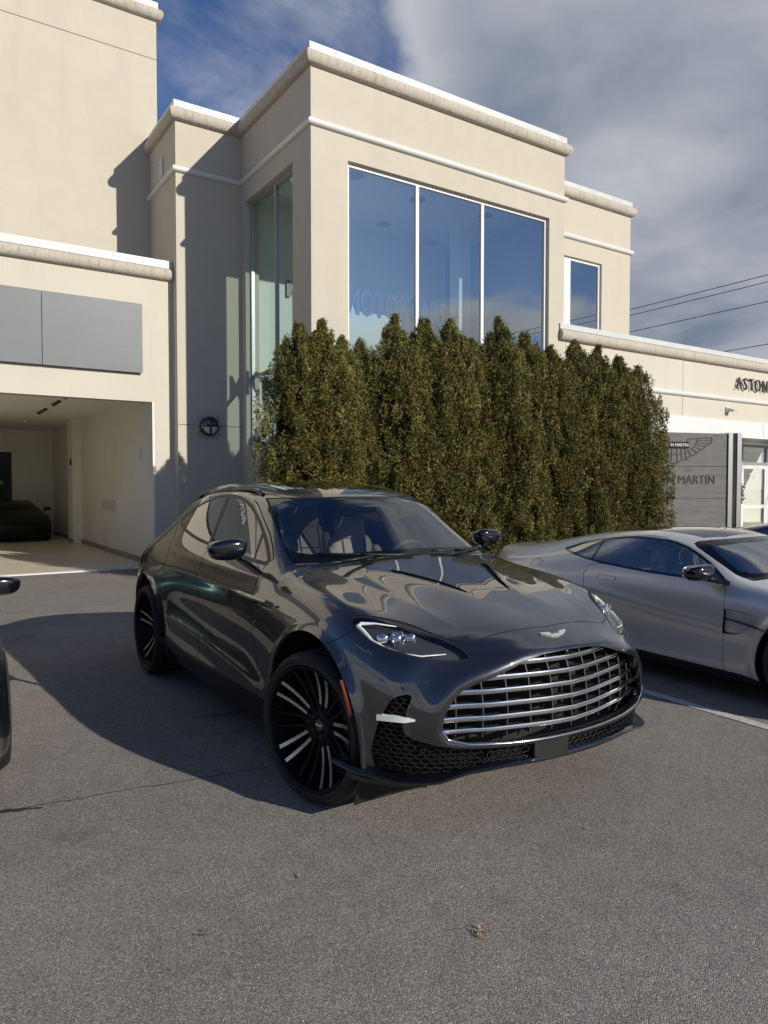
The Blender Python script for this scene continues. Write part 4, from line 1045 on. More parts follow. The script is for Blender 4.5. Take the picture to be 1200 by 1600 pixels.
class Surf:
    """look up the body surface for fitting trim to it"""
    def __init__(s, V, N_): s.V = V; s.N = N_
    def at(s, key, view, box=None):
        C_ = coords(s.V, view); m = np.ones(len(C_), bool)
        if box: m = (s.V[:, 0] > box[0]) & (s.V[:, 0] < box[1])
        sc = np.array([0.9, 1.0]) if view == 'cyl' else np.array([1.0, 1.0])
        d = np.linalg.norm((C_[m] - np.array(key)) * sc, axis=1); i = np.argsort(d)[:4]; w = 1 / (d[i] + 1e-4); w /= w.sum()
        return (s.V[m][i] * w[:, None]).sum(0), (s.N[m][i] * w[:, None]).sum(0)
def wheel(parent, cx, sy, steer, Rt=0.388, Rr=0.322, zc=0.385, yc=0.85, wide=0.142, base=4.0, simple=False, rimmat='rim', facemat='spoke', nsp=10, detail=1):
    """wheel with tyre, rim, spokes and brake; local frame: +Y outwards"""
    w = empty('wheel'); w.parent = parent; w.location = (cx, sy * yc, zc)
    w.rotation_euler = (0, 0, steer if sy > 0 else steer + math.pi)
    T = lambda x, y, z: (x, z, y)
    a = MB(); g = []
    tw = wide
    prof = [(Rr - .005, tw - .012), (Rr + .006, tw + .004), (Rr + .02, tw + .006), (Rr + (Rt - Rr) * .55, tw + .006), (Rt - .018, tw - .010), (Rt - .004, tw - .032)]
    for k in range(4):
        y0 = tw - .045 - k * (2 * tw - .09) / 3.6
        prof += [(Rt, y0), (Rt - .0, y0 - .030), (Rt - .008, y0 - .032), (Rt - .008, y0 - .042), (Rt, y0 - .044)]
    prof += [(Rt - .004, -tw + .03), (Rt - .018, -tw + .01), (Rr + .01, -tw), (Rr - .02, -tw + .01)]
    a.lathe(prof, 72, T=T); ty = a.build('tyre', M['tyre'], w, angle=R(28))
    a = MB()
    for k in range(84):       # cross cuts on the shoulder
        t = 2 * math.pi * k / 84; c, s_ = math.cos(t), math.sin(t)
        q = []
        for (r, y) in ((Rt - .020, tw - .004), (Rt + .0008, tw - .034)):
            for dt in (-.006, .006): q.append(((r) * math.cos(t + dt * 1.6), y + .001, (r) * math.sin(t + dt * 1.6)))
        a.add(q, [(0, 1, 3, 2)])
    if detail: a.build('tread_cut', M['gap'], w)['kind'] = 'stuff'
    if detail:
        a = MB()
        rr_ = (Rr + Rt) / 2 + .003
        for ch, dt in (('P', 0.0), ('Z', .20), ('E', .29), ('R', .385), ('O', .48)):
            t = R(112 if sy < 0 else 112) - dt
            def LT_(x, y, z, t=t): 
                rad = rr_ - .012 + y; an = t - (x) / rr_
                return (rad * math.cos(an) * (1), tw + .0065 + z * .3, rad * math.sin(an))
            vs, fs = text_mesh(ch, .034, .004, LT_); 
            if sy < 0: vs = [(-x, y, z) for x, y, z in vs]
            a.add(vs, fs)
        a.build('tyre_lettering', M['grille_dark'], w)
    a = MB()
    a.lathe([(Rr - .002, tw - .004), (Rr - .004, tw + .001), (Rr - .014, tw - .004), (Rr - .020, tw - .03), (Rr - .030, .02), (Rr - .035, -tw + .02), (Rr - .01, -tw + .01)], 64, T=T)
    a.build('rim', M[rimmat], w, angle=R(40))
    a = MB(); a.lathe([(.001, .040), (.035, .040), (.040, .060), (.075, .056), (.085, .040), (.088, .01)], 36, T=T)
    a.build('hub', M[rimmat], w, angle=R(30))
    a = MB()
    for k in range(5):
        t = R(base + 36 + 72 * k); p = Vector((.058 * math.cos(t), 0, .058 * math.sin(t)))
        a.lathe([(.012, .050), (.012, .061), (.009, .063), (.001, .058)], 10, T=lambda x, y, z, p=p: (p.x + x, z, p.z + y))
    if detail: a.build('wheel_nut', M['black'], w)['kind'] = 'stuff'
    a = MB(); a.lathe([(.001, .0605), (.030, .0605), (.033, .058), (.033, .05)], 24, T=T); a.build('centre_cap', M['black_gloss'], w, angle=R(30))
    if detail:
        a = MB(); q = [(0, .004), (.008, .007), (.027, .007), (.024, .001), (.014, -.003), (.006, -.007)]
        vs = [(x, .0625, z) for x, z in q] + [(-x, .0625, z) for x, z in q[1:]]
        a.add(vs, [(0, 1, 2, 3, 4, 5), (0, 10, 9, 8, 7, 6)]); a.build('cap_emblem', M['emblem'], w)
    sm = {}
    for k in range(2 * nsp):
        pair, side_ = divmod(k, 2); silver = pair % 2 == 0; s_ = 1 if side_ else -1
        key = (silver, side_)
        if key not in sm:
            m_ = MB(); r0_, r1_ = .070, Rr - .012
            N_ = 7; w0, w1 = (.0085, .0100) if silver else (.0055, .0050)
            for j in range(N_):
                u = j / (N_ - 1); r = r0_ + (r1_ - r0_) * u
                off = s_ * (.017 + .024 * u); hw = w0 + (w1 - w0) * u
                yt = .052 + .008 * math.sin(u * math.pi * .5) + (.062 if silver else .050) * u ** 2.2; dep = .034 - .012 * u
                m_.v += [(r, yt - .004, off - hw - .003), (r, yt, off - hw), (r, yt, off + hw), (r, yt - .004, off + hw + .003), (r, yt - dep, off + hw + .001), (r, yt - dep, off - hw - .001)]
                if j:
                    b_ = (j - 1) * 6
                    for e in range(6):
                        e2 = (e + 1) % 6
                        m_.f.append((b_ + e, b_ + e2, b_ + 6 + e2, b_ + 6 + e)); m_.m.append(1 if (silver and e == 1 and j > 1) else 0)
            ob = m_.build('spoke', [M[rimmat], M[facemat]], w, angle=R(30)); sm[key] = ob.data
        else: ob = link_mesh('spoke', sm[key], w)
        ob.rotation_euler = (0, -R(base * (1 if sy < 0 else 1) + pair * 360 / nsp) * (1 if sy > 0 else 1), 0)
        if sy < 0: ob.rotation_euler = (0, -R(180 - (base + pair * 360 / nsp)), 0)
    a = MB(); a.lathe([(.08, -.02), (.21, -.02), (.21, -.045), (.08, -.045)], 48, T=T); a.build('brake_disc', M['disc'], w, angle=R(30))
    a = MB(); a.lathe([(.15, .012), (.235, .012), (.245, -.0), (.245, -.07), (.15, -.07), (.15, .012)], 14, T=T, a0=R(150), a1=R(215)); a.build('brake_caliper', M['caliper'], w, angle=R(30))
    a = MB(); a.lathe([(.001, -.06), (Rr - .036, -.06)], 32, T=T); a.build('hub_shadow_plate', M['gap'], w)
    return w
def arch_liner(parent, cx, cz, Rl, y0, y1, sy):
    a = MB(); n = 24; vs = []; fs = []
    for k in range(n + 1):
        t = R(-35) + R(250) * k / n
        vs += [(cx + Rl * math.cos(t), sy * y0, cz + Rl * math.sin(t)), (cx + Rl * math.cos(t), sy * y1, cz + Rl * math.sin(t))]
        if k: fs.append((2 * k - 2, 2 * k - 1, 2 * k + 1, 2 * k))
    base = len(vs); vs.append((cx, sy * y1, cz))
    for k in range(n): fs.append((2 * k + 1, 2 * k + 3, base))
    a.add(vs, fs); a.build('wheel_arch_liner', M['gap'], parent)
def superbox(c, size, e=0.35, n=10, T=None):
    """rounded cushion-like box (superellipsoid)"""
    vs = []; fs = []
    def sp(x, p): return math.copysign(abs(x) ** p, x)
    for i in range(n + 1):
        ph = -math.pi / 2 + math.pi * i / n
        for j in range(2 * n):
            th_ = math.pi * j / n
            p = (c[0] + size[0] / 2 * sp(math.cos(ph), e) * sp(math.cos(th_), e), c[1] + size[1] / 2 * sp(math.cos(ph), e) * sp(math.sin(th_), e), c[2] + size[2] / 2 * sp(math.sin(ph), e))
            vs.append(T(*p) if T else p)
    for i in range(n):
        for j in range(2 * n):
            j2 = (j + 1) % (2 * n); fs.append((i * 2 * n + j, i * 2 * n + j2, (i + 1) * 2 * n + j2, (i + 1) * 2 * n + j))
    return vs, fs
def seat(parent, x, y, z, w=.50, lean=.28):
    """front seat facing +x"""
    rt = Matrix.Rotation(-lean, 3, 'Y')
    def T(px, py, pz): v = rt @ Vector((px, py, pz)); return (x + v.x, y + v.y, z + v.z)
    a = MB(); a.add(*superbox((0.22, 0, 0), (.54, w, .17), T=lambda *p: (x + p[0], y + p[1], z + p[2]))); 
    a.add(*superbox((0, 0, .33), (.13, w * .80, .64), T=T))
    a.add(*superbox((.035, w * .42, .30), (.17, .10, .50), .6, T=T)); a.add(*superbox((.035, -w * .42, .30), (.17, .10, .50), .6, T=T))
    a.add(*superbox((.03, 0, .70), (.11, .27, .20), .5, T=T))
    o = a.build('seat', M['leather'], parent, angle=R(60))
    a = MB(); a.tube([T(.072, -.10, .10), T(.074, -.10, .60)], .004, 5); a.tube([T(.072, .10, .10), T(.074, .10, .60)], .004, 5); a.tube([T(.073, -.10, .40), T(.073, .10, .40)], .004, 5)
    a.build('seat_seam', M['leather_brown'], parent)
def blend_mirror(parent, x, y, z, sy, base, m='black_gloss', s=1.0):
    a = MB()
    vs, fs = superbox((0, 0, 0), (.165 * s, .245 * s, .140 * s), .68, 14)
    vs = [(px * (1 + .9 * pz), py * (1 + 1.8 * (pz if pz > 0 else pz * 1.3)), pz * (1 - .7 * py * sy)) for px, py, pz in vs]
    vs = [(x + px - .25 * abs(py) * 0 + .10 * (py * sy) * -1, sy * (y) + py, z + pz + (px * .12) - .02 * (py * sy) * 2 + (-.02 if pz < 0 else 0) * 0) for px, py, pz in vs]
    a.add(vs, fs); a.build('mirror_housing', M[m], parent, smooth=True)
    a = MB(); p0 = Vector((x + .0, sy * (y - .07), z - .055 * s)); p1 = Vector((base[0], sy * base[1], base[2])); d = p1 - p0
    for i in range(6):
        u = i / 5; c = p0 + d * u; hw = .045 - .005 * u; hz = .018 + .006 * u
        a.v += [tuple(c + Vector((hw, 0, hz * .2))), tuple(c + Vector((0, 0, hz))), tuple(c + Vector((-hw, 0, hz * .2))), tuple(c + Vector((-hw * .7, 0, -hz))), tuple(c + Vector((hw * .7, 0, -hz)))]
        if i:
            for e in range(5): a.f.append(((i - 1) * 5 + e, (i - 1) * 5 + (e + 1) % 5, i * 5 + (e + 1) % 5, i * 5 + e)); a.m.append(0)
    a.f.append((0, 1, 2, 3, 4)); a.m.append(0)
    a.build('mirror_arm', M[m], parent, angle=R(40))
    a = MB(); vs, fs = superbox((0, 0, 0), (.02, .20 * s, .11 * s), .5, 8); a.add([(x - .082 * s + px + .10 * (py * sy) * -1, sy * y + py, z + pz) for px, py, pz in vs], fs); a.build('mirror_glass', M['chrome'], parent, smooth=True)

# ------------------------------------------------------------------ the grey SUV
def build_suv():
    V, Q, mi = suv_skin(4)
    # sculpt: bonnet ridges and surround of the grille
    def seg(V, p, q):
        p, q = np.array(p), np.array(q); e = q - p; w = V[:, :2] - p; t = np.clip((w @ e) / (e @ e), 0, 1)
        d = (w[:, 0] * e[1] - w[:, 1] * e[0]) / np.linalg.norm(e); dist = np.linalg.norm(w - t[:, None] * e, axis=1)
        return d, dist, t
    top = np.isin(np.arange(len(V)), np.unique(Q[mi >= 10])) & (V[:, 0] > -.52) & (V[:, 0] < .8)
    for p, q, h, wd in (((-.62, .70), (.66, .44), .010, .075), ((-.30, .42), (.50, .10), .006, .06)):
        d, dist, t = seg(V, p, q)
        fade = np.sin(np.pi * np.clip(t * .96 + .04, 0, 1)) ** .5
        bump_ = np.exp(-np.maximum(d, 0) / wd) * (d >= 0) + np.exp(-(np.minimum(d, 0) / (wd * 2.4)) ** 2) * (d < 0)
        edge = np.where(dist > np.abs(d) + 1e-6, np.exp(-((dist - np.abs(d)) / .06) ** 2), 1)
        V[:, 2] += np.where(top, h * bump_ * fade * edge, 0)
    gp = [(.905, 0, .838), (.87, .17, .832), (.86, .28, .812), (.85, .37, .782), (.83, .46, .752), (.80, .54, .728), (.78, .60, .700), (.77, .64, .655), (.757, .672, .60), (.748, .685, .53), (.765, .66, .487), (.81, .57, .472), (.87, .40, .461), (.90, .20, .456), (.92, 0, .455)]
    gpoly = [(p[1], p[2]) for p in gp] + [(-p[1], p[2]) for p in reversed(gp[1:-1])]
    fr = (V[:, 0] > .45) & (V[:, 2] < .90)
    f = sdf_poly(gpoly, V[:, [1, 2]])
    nose = smst(V[:, 2], .40, .46) * (1 - smst(V[:, 2], .84, .90))
    V[:, 0] += np.where(fr, .022 * np.exp(-((f - .03) / .038) ** 2) * nose, 0)
    V[:, 0] -= np.where(fr, .012 * np.exp(-((f - .12) / .05) ** 2) * nose * (np.abs(V[:, 1]) < .8), 0)
    s = Skin(V, Q, mi)
    root = empty('grey_suv', (*DBX_POS, 0), DBX_YAW)
    tag(root, 'dark grey metallic luxury SUV with wide chrome-slat grille, wheels turned, in the centre', 'car')
    A = zmask(AZONE); FR = zmask(AZONE + BZ, xmin=.0); FA = zmask(AZONE, xmin=.3)
    ALL = zmask(AZONE + BZ)
    # ---- wheel openings
    for lab, (cx, cz, r) in ((90, (-.012, .400, .478)), (90, (-3.06, .400, .478))):
        carve(s, lambda V, cx=cx, cz=cz, r=r: np.hypot(V[:, 0] - cx, V[:, 2] - cz) - r, None, 90, zmask(AZONE, ymin=.55))
    # ---- grille, lower intakes
    FG = zmask(AZONE + BZ, xmin=.45)
    carve(s, [(0, p[1] if i < len(gp) else p[1], p[2]) for i, p in enumerate(gp)] + [(0, 0.0, .455)], 'front', 91, FG, only=[0]) if False else None
    f = lambda V: sdf_poly(gpoly, V[:, [1, 2]])
    carve(s, lambda V: np.where(f(V) < 0, f(V), f(V)), None, 91, FG, only=[0])
    low = [(.672, .773, .684), (.63, .812, .679), (.595, .842, .656), (.576, .859, .615), (.549, .876, .563), (.51, .897, .43), (.508, .896, .375), (.55, .87, .20), (.9, .0, .20), (.9, -.1, .20), (.93, -.1, .435)]
    P2 = coords(np.array(low), 'cyl'); more = coords(np.array([(.93, 0, .435), (.905, .25, .437), (.87, .40, .438), (.805, .592, .447), (.727, .728, .468), (.66, .80, .487), (.642, .819, .54), (.655, .808, .575), (.66, .80, .62)]), 'cyl')
    P2[9:11, 0] = -.15
    lp = np.concatenate([P2, more]); lp = np.array(smooth_poly(lp, 1, keep=(7, 8, 9, 10, 11)))
    carve(s, lambda V: sdf_poly(lp, coords(V, 'cyl')), None, 92, zmask(AZONE, xmin=.40), only=[0])
    # ---- black valance at the corners and the sills
    carve(s, lambda V: V[:, 2] - (.375 - .05 * (V[:, 0] > .25)), None, 2, zmask(AZONE, xmin=.30), only=[0])
    carve(s, lambda V: V[:, 2] - np.interp(V[:, 0], [-2.6, -2.1, -.6, -.4], [.44, .385, .385, .42]), None, 3, zmask(AZONE, xmin=-2.75, xmax=-.3), only=[0])
    carve(s, lambda V: V[:, 2] - .48, None, 2, zmask(AZONE, xmax=-3.4), only=[0])
    # ---- headlight
    hl = [(.253, .853, .975), (.266, .82, .988), (.325, .76, .983), (.401, .682, .968), (.491, .623, .945), (.579, .582, .919), (.648, .544, .896), (.711, .517, .868), (.753, .51, .840), (.757, .532, .826), (.732, .587, .822), (.684, .66, .828), (.60, .745, .845), (.494, .816, .87), (.41, .849, .895), (.345, .867, .916), (.284, .867, .95)]
    carve(s, hl, 'obl', 4, FR, gap=.0035, only=[0], rnd=1)
    # ---- bumper against bonnet and wing
    yh = [0, .057, .20, .354, .40, .447, .50, .541]; xh = [.722, .718, .705, .693, .70, .698, .672, .640]
    def fb(V):
        a = np.abs(V[:, 1])
        zp = np.interp(V[:, 0], [.10, .166, .32, .42, .50, .60, .648], [.80, .836, .928, .925, .905, .875, .87])
        return np.where(a < .541, np.interp(a, yh, xh) - V[:, 0], np.where(V[:, 0] < .60, V[:, 2] - zp, np.minimum(.60 - V[:, 0] - .02, V[:, 2] - .86)))
    carve(s, fb, None, 1, FR, gap=.0028, only=[0])
    # ---- side glazing
    dlo = [(-.789, 0, 1.169), (-1.02, 0, 1.300), (-1.252, 0, 1.413), (-1.501, 0, 1.505), (-1.753, 0, 1.552), (-2.109, 0, 1.558), (-2.419, 0, 1.510), (-2.722, 0, 1.418), (-2.84, 0, 1.345), (-2.80, 0, 1.315), (-2.554, 0, 1.272), (-2.139, 0, 1.222), (-1.77, 0, 1.198), (-1.154, 0, 1.163), (-.78, 0, 1.150)]
    SG = zmask([10, 4], ymin=.55, zmin=1.05)
    carve(s, dlo, 'side', 5, SG, gap=.011, gaplab=6, only=[0], rnd=1, keep=(0, 8, 14))
    # pillars between the lights of glass
    carve(s, [(-1.775, 0, 1.1), (-1.83, 0, 1.1), (-2.03, 0, 1.62), (-1.975, 0, 1.62)], 'side', 6, SG, only=[5])
    carve(s, [(-.93, 0, 1.1), (-.955, 0, 1.1), (-1.20, 0, 1.50), (-1.175, 0, 1.50)], 'side', 6, SG, only=[5])
    c = s.cen()
    x_b = -1.80 - (c[:, 2] - 1.1) * .385
    s.lab[(s.lab == 5) & (c[:, 0] < x_b)] = 7
    x_f = -.94 - (c[:, 2] - 1.1) * .61
    s.lab[(s.lab == 5) & (c[:, 0] > x_f)] = 8
    # ---- windscreen: black border and clear field
    wsp = [(0, 0, 1.197), (0, .268, 1.190), (0, .43, 1.181), (0, .635, 1.168), (0, .758, 1.155), (0, .802, 1.155), (0, .787, 1.195), (0, .737, 1.299), (0, .667, 1.450), (0, .60, 1.542), (0, .50, 1.547), (0, .25, 1.552), (0, 0, 1.553), (0, -.2, 1.553), (0, -.2, 1.197)]
    def ws(V, grow=0.0):
        return sdf_poly([(p[1], p[2]) for p in wsp], V[:, [1, 2]]) - grow
    WSZ = zmask([11, 12, 13], xmin=-1.55, xmax=-.28, zmin=1.10)
    carve(s, lambda V: ws(V), None, 9, WSZ, gap=.003, only=[0])
    ip = [(0, -.2), (0.0, 1.248)]
    inner = [(-.2, 1.235), (0, 1.235), (.30, 1.230), (.60, 1.212), (.70, 1.220), (.735, 1.25), (.69, 1.34), (.615, 1.50), (.575, 1.525), (.2, 1.535), (-.2, 1.535)]
    ib = smooth_poly(inner, 2, keep=(0, 10))
    carve(s, lambda V: sdf_poly(ib, V[:, [1, 2]]), None, 10, WSZ, only=[9])
    # ---- black glass roof
    rf = [(-1.12, -.2, 0), (-1.12, .2, 0), (-1.15, .40, 0), (-1.25, .485, 0), (-2.0, .515, 0), (-2.8, .48, 0), (-2.9, .42, 0), (-2.9, -.2, 0)]
    rp = [(p[0], p[1]) for p in rf]
    carve(s, lambda V: sdf_poly(rp, V[:, :2]), None, 11, zmask([11, 12, 13], xmin=-3.1, xmax=-.9, zmin=1.3), gap=.003, only=[0])
    # ---- rear window
    rw = [(0, -.2), (0, 1.36), (.0, 1.555), (.40, 1.53), (.50, 1.45), (.56, 1.27), (.52, 1.235), (0, 1.25), (0, 1.25)]
    carve(s, lambda V: sdf_poly([(-.2, 1.25), (-.2, 1.545), (.0, 1.545), (.38, 1.51), (.46, 1.44), (.53, 1.27), (.48, 1.235), (0, 1.25)], V[:, [1, 2]]), None, 20, zmask([11, 12, 13], xmax=-3.05, zmin=1.15), gap=.003, only=[0])
    # ---- doors
    fd = [(-.779, 0, 1.16), (-.785, 0, 1.127), (-.795, 0, .95), (-.775, 0, .77), (-.72, 0, .56), (-.66, 0, .47), (-.66, 0, .30), (-1.76, 0, .30), (-1.77, 0, .43), (-1.77, 0, .55), (-1.74, 0, .70), (-1.79, 0, .93), (-1.84, 0, 1.13), (-1.80, 0, 1.21), (-1.9, 0, 1.40), (-1.955, 0, 1.59), (-1.6, 0, 1.573), (-1.35, 0, 1.493), (-1.0, 0, 1.325), (-.76, 0, 1.18)]
    DZ = zmask([0, 1, 2, 3, 4, 10], ymin=.55)
    carve(s, fd, 'side', 12, DZ, gap=.0036, only=[0])
    rd = [(-1.765, 0, .30), (-1.765, 0, .55), (-1.735, 0, .70), (-1.785, 0, .93), (-1.835, 0, 1.13), (-1.80, 0, 1.21), (-1.9, 0, 1.40), (-1.95, 0, 1.592), (-2.2, 0, 1.585), (-2.45, 0, 1.53), (-2.75, 0, 1.43), (-2.87, 0, 1.345), (-2.84, 0, 1.29), (-2.70, 0, 1.20), (-2.63, 0, 1.08), (-2.56, 0, .95), (-2.50, 0, .75), (-2.46, 0, .55), (-2.40, 0, .42), (-2.38, 0, .30)]
    carve(s, rd, 'side', 13, DZ, gap=.0036, only=[0])
    # rear wings and tailgate
    carve(s, lambda V: V[:, 0] + 3.3 - .0 * V[:, 1] + (V[:, 2] - 1.1) * .6, None, 15, zmask(AZONE + BZ, xmax=-2.0, ymax=.70), gap=.0, only=[0])
    c = s.cen(); s.lab[(s.lab == 0) & (c[:, 0] < -1.7) & (c[:, 2] < 1.55)] = 14
    s.lab[(s.lab == 0) & (c[:, 0] < -.62) & (c[:, 2] > 1.12)] = 16
    # bonnet vents and wing vent
    vent = [(-.19, .335), (-.02, .245), (.15, .170), (.325, .128), (.30, .155), (.14, .215), (-.02, .300), (-.15, .372)]
    carve(s, lambda V: sdf_poly(smooth_poly(vent, 1, keep=(3,)), V[:, :2]), None, 17, zmask(BZ, xmin=-.4, xmax=.6), only=[0])
    strake = [(-.41, 0, .948), (-.45, 0, .915), (-.60, 0, .912), (-.775, 0, .925), (-.775, 0, .955), (-.60, 0, .965)]
    carve(s, strake, 'side', 18, zmask([2, 3, 4], ymin=.5), only=[0], rnd=1)
    # ---- parts
    P = lambda labs, name, m, **k: part_mesh(s, labs, name, M[m], root, **k)
    P([0], 'bonnet', 'paint', join=True, rim=.02)
    P([1], 'front_bumper', 'paint', join=True, rim=.035)
    P([12], 'front_door', 'paint', rim=.012); P([13], 'rear_door', 'paint', rim=.012)
    P([14], 'rear_wing', 'paint', rim=.02); P([15], 'tailgate', 'paint', join=True); P([16], 'roof_frame', 'paint', join=True, rim=.01)
    P([2], 'lower_valance', 'black_gloss', join=True, rim=.02); P([3], 'side_sill', 'sill_black', rim=.03)
    P([5], 'front_side_window', 'sideglass', off=-.002); P([8], 'quarter_light', 'sideglass', off=-.002); P([7], 'rear_side_window', 'privacy', off=-.002); P([20], 'rear_window', 'privacy', off=-.002, join=True)
    P([6], 'window_trim', 'black', rim=.006); P([99], 'panel_gap', 'gap', off=-.003, join=True)
    P([9], 'windscreen_border', 'frit', join=True, off=-.001); P([10], 'windscreen', 'carglass', join=True, off=-.001)
    P([11], 'glass_roof', 'roofglass', join=True); P([17], 'bonnet_vent', 'gap', off=-.016); P([18], 'side_vent', 'black_gloss', off=-.012)
    # arches
    for sy in (1, -1):
        for cx in (-.012, -3.06): arch_liner(root, cx, .40, .50, .93, .48, sy)
    # returns of the wheel openings (body colour lip)
    sf = Surf(s.V, s.N)
    fS = Surf(s.V[(s.V[:, 0] > .2)], s.N[(s.V[:, 0] > .2)])
    for cx in (-.012, -3.06):
        pts = []
        for k in range(61):
            t = R(-18) + R(216) * k / 60; x, z = cx + .478 * math.cos(t), .40 + .478 * math.sin(t)
            m = (np.abs(s.V[:, 0] - x) < .03) & (np.abs(s.V[:, 2] - z) < .03) & (s.V[:, 1] > .6)
            if m.any():
                dd = np.hypot(s.V[m, 0] - x, s.V[m, 2] - z); y = s.V[m, 1][np.argmin(dd)]; pts.append((x, y, z))
        for sy in (1, -1):
            vs = []; fs = []
            for i, (x, y, z) in enumerate(pts):
                rx, rz = (x - cx) / .478, (z - .40) / .478
                vs += [(x, sy * (y - .0), z), (x - rx * .006, sy * (y - .004), z - rz * .006), (x - rx * .008, sy * (y - .05), z - rz * .008)]
                if i: b_ = 3 * i - 3; fs += [(b_, b_ + 1, b_ + 4, b_ + 3), (b_ + 1, b_ + 2, b_ + 5, b_ + 4)]
            MB().add(vs, fs).build('arch_lip', M['paint'], root, smooth=True)
    # ---- headlights
    for sy in (1, -1):
        lens = part_mesh(s, [4], 'headlight', M['lens'], root, sides=(sy,))[0]
        part_mesh(s, [4], 'lamp_bowl', M['grille_dark'], lens, sides=(sy,), off=-.040)
        T_ = lambda p, o=-.012: p
        drl = [(.420, .690, .955), (.353, .77, .967), (.300, .822, .962), (.300, .842, .950), (.349, .842, .935), (.418, .836, .900), (.492, .812, .872), (.574, .760, .852), (.635, .697, .847), (.690, .60, .852)]
        pts = []
        for p in drl:
            q, n_ = sf.at(coords(np.array([p]), 'obl')[0], 'obl', (.15, .9)); n_ = n_ / np.linalg.norm(n_); q = q - n_ * .009; pts.append((q[0], sy * q[1], q[2]))
        a = MB(); a.tube(pts, [.002, .005, .009, .011, .009, .007, .0055, .005, .004, .002], 8); a.build('daylight_strip', M['led'], lens, smooth=True)
        q, n_ = sf.at(coords(np.array([(.493, .744, .922)]), 'obl')[0], 'obl', (.15, .9)); q = q - n_ * .028; cpt = Vector((q[0], sy * q[1], q[2])); dr_ = Vector((.80, -sy * .15, -.08)).normalized() if False else Vector((.86, sy * .42, .12)).normalized()
        rot = dr_.to_track_quat('Z', 'Y').to_matrix()
        def PT(x, y, z): v = rot @ Vector((x, y, z)); return tuple(cpt + v)
        a = MB(); a.lathe([(.040, -.03), (.043, .010), (.036, .017), (.031, .008), (.029, -.01)], 6, T=PT); a.build('projector_bezel', M['chrome'], lens, angle=R(30))
        a = MB(); a.lathe([(.030, -.005), (.026, .010), (.014, .018), (.001, .020)], 20, T=PT); a.build('projector_lens', M['chrome'], lens, smooth=True)
        for k_, dx_ in ((0, -.070), (1, .062)):
            a = MB(); vs, fs = superbox((dx_, 0, 0), (.058, .046, .035), .6, 6); a.add([PT(*v) for v in vs], fs); a.build('lamp_module', M['chrome'], lens, smooth=True)
    # ---- grille: slats, ribs, surround
    gr = empty('grille'); gr.parent = root
    MB().box((.50, -.58, .44), (.66, .58, .79)).build('radiator_panel', M['gap'], gr)
    def half_w(z):
        zz = [p[2] for p in gp[:10]][::-1]; yy = [p[1] for p in gp[:10]][::-1]
        zl = [.455, .461, .472, .487, .53]; yl = [.2, .40, .57, .66, .685]
        return float(np.interp(z, zl + zz[1:], yl + yy[1:]))
    def face_x(y, z):
        q, _ = fS.at((abs(y), z), 'front', (.3, 1.1)); return q[0]
    def slat(z, name='slat'):
        hw = half_w(z) - .004; n = 25; mb = MB(); sec = [(0.0, .008), (.003, .0105), (.0045, .0055), (-.001, .0014), (-.001, -.0014), (.0045, -.0055), (.003, -.0105), (0, -.008), (-.05, -.004), (-.05, .004)]
        ring = []
        for i in range(n):
            y = -hw + 2 * hw * i / (n - 1)
            x = np.interp(abs(y), [0, .15, .3, .45, .58, .70], XG[z]) - .026
            ring.append([(x + a_, y, z + b_ - .05 * 0) for a_, b_ in sec])
        k = len(sec); vs = [v for r_ in ring for v in r_]; fs = []; mm = []
        for i in range(n - 1):
            for e in range(k):
                e2 = (e + 1) % k; fs.append((i * k + e, i * k + e2, (i + 1) * k + e2, (i + 1) * k + e)); mm.append(1 if e in (7, 8, 9) else 0)
        mb.v = vs; mb.f = fs; mb.m = mm
        return mb.build(name, [M['chrome'], M['grille_dark']], gr, angle=R(40))
    zs = [.797, .740, .682, .622, .563, .507]
    XG = {z: [face_x(y, z if z > .5 else .52) for y in (0.002, .15, .3, .45, .58, .66)] for z in zs}
    # the surround sits above the opening: use smooth analytic values where the opening is
    for z in zs:
        base_x = np.interp(z, [.50, .60, .70, .75, .80], [.935, .938, .925, .912, .892])
        XG[z] = [base_x, base_x - .017, base_x - .052, base_x - .092, base_x - .150, base_x - .185]
        slat(z)
    for k in range(-5, 6):
        y = k * .118 + (0.0)
        zt = max([z_ for z_ in np.linspace(.47, .83, 60) if half_w(z_) > abs(y) + .012], default=None); zb = min([z_ for z_ in np.linspace(.47, .83, 60) if half_w(z_) > abs(y) + .012], default=None)
        if zt is None: continue
        mb = MB(); n = 8; vs = []; fs = []
        for i in range(n):
            z = zb + (zt - zb) * i / (n - 1); bx = np.interp(z, [.45, .50, .60, .70, .75, .83], [.93, .935, .938, .925, .912, .875]); x = bx - np.interp(abs(y), [0, .15, .3, .45, .58, .70], [0, .017, .052, .092, .15, .185]) - .034
            vs += [(x, y - .003, z), (x, y + .003, z), (x - .055, y + .003, z), (x - .055, y - .003, z)]
            if i:
                b_ = 4 * i - 4
                for e in range(4): fs.append((b_ + e, b_ + (e + 1) % 4, b_ + 4 + (e + 1) % 4, b_ + 4 + e))
        mb.add(vs, fs).build('rib', M['grille_dark'], gr)
    # trim along the lower edge of the opening
    pts = []
    for y in np.linspace(-.69, .69, 47):
        z = float(np.interp(abs(y), [0, .20, .40, .57, .66, .69], [.452, .453, .458, .468, .490, .535])); q, n_ = fS.at((abs(y), z - .004), 'front', (.3, 1.1)); pts.append((q[0] + .003, y, z - .002))
    MB().tube(pts, .0055, 6).build('chrome_trim', M['chrome'], root, smooth=True)
    a = MB(); a.lathe([(.001, .01), (.011, .01), (.013, .004), (.013, -.02)], 14, T=lambda x, y, z: (.86 + z, x, .822 + y)); a.build('camera_eye', M['black_gloss'], gr, smooth=True)
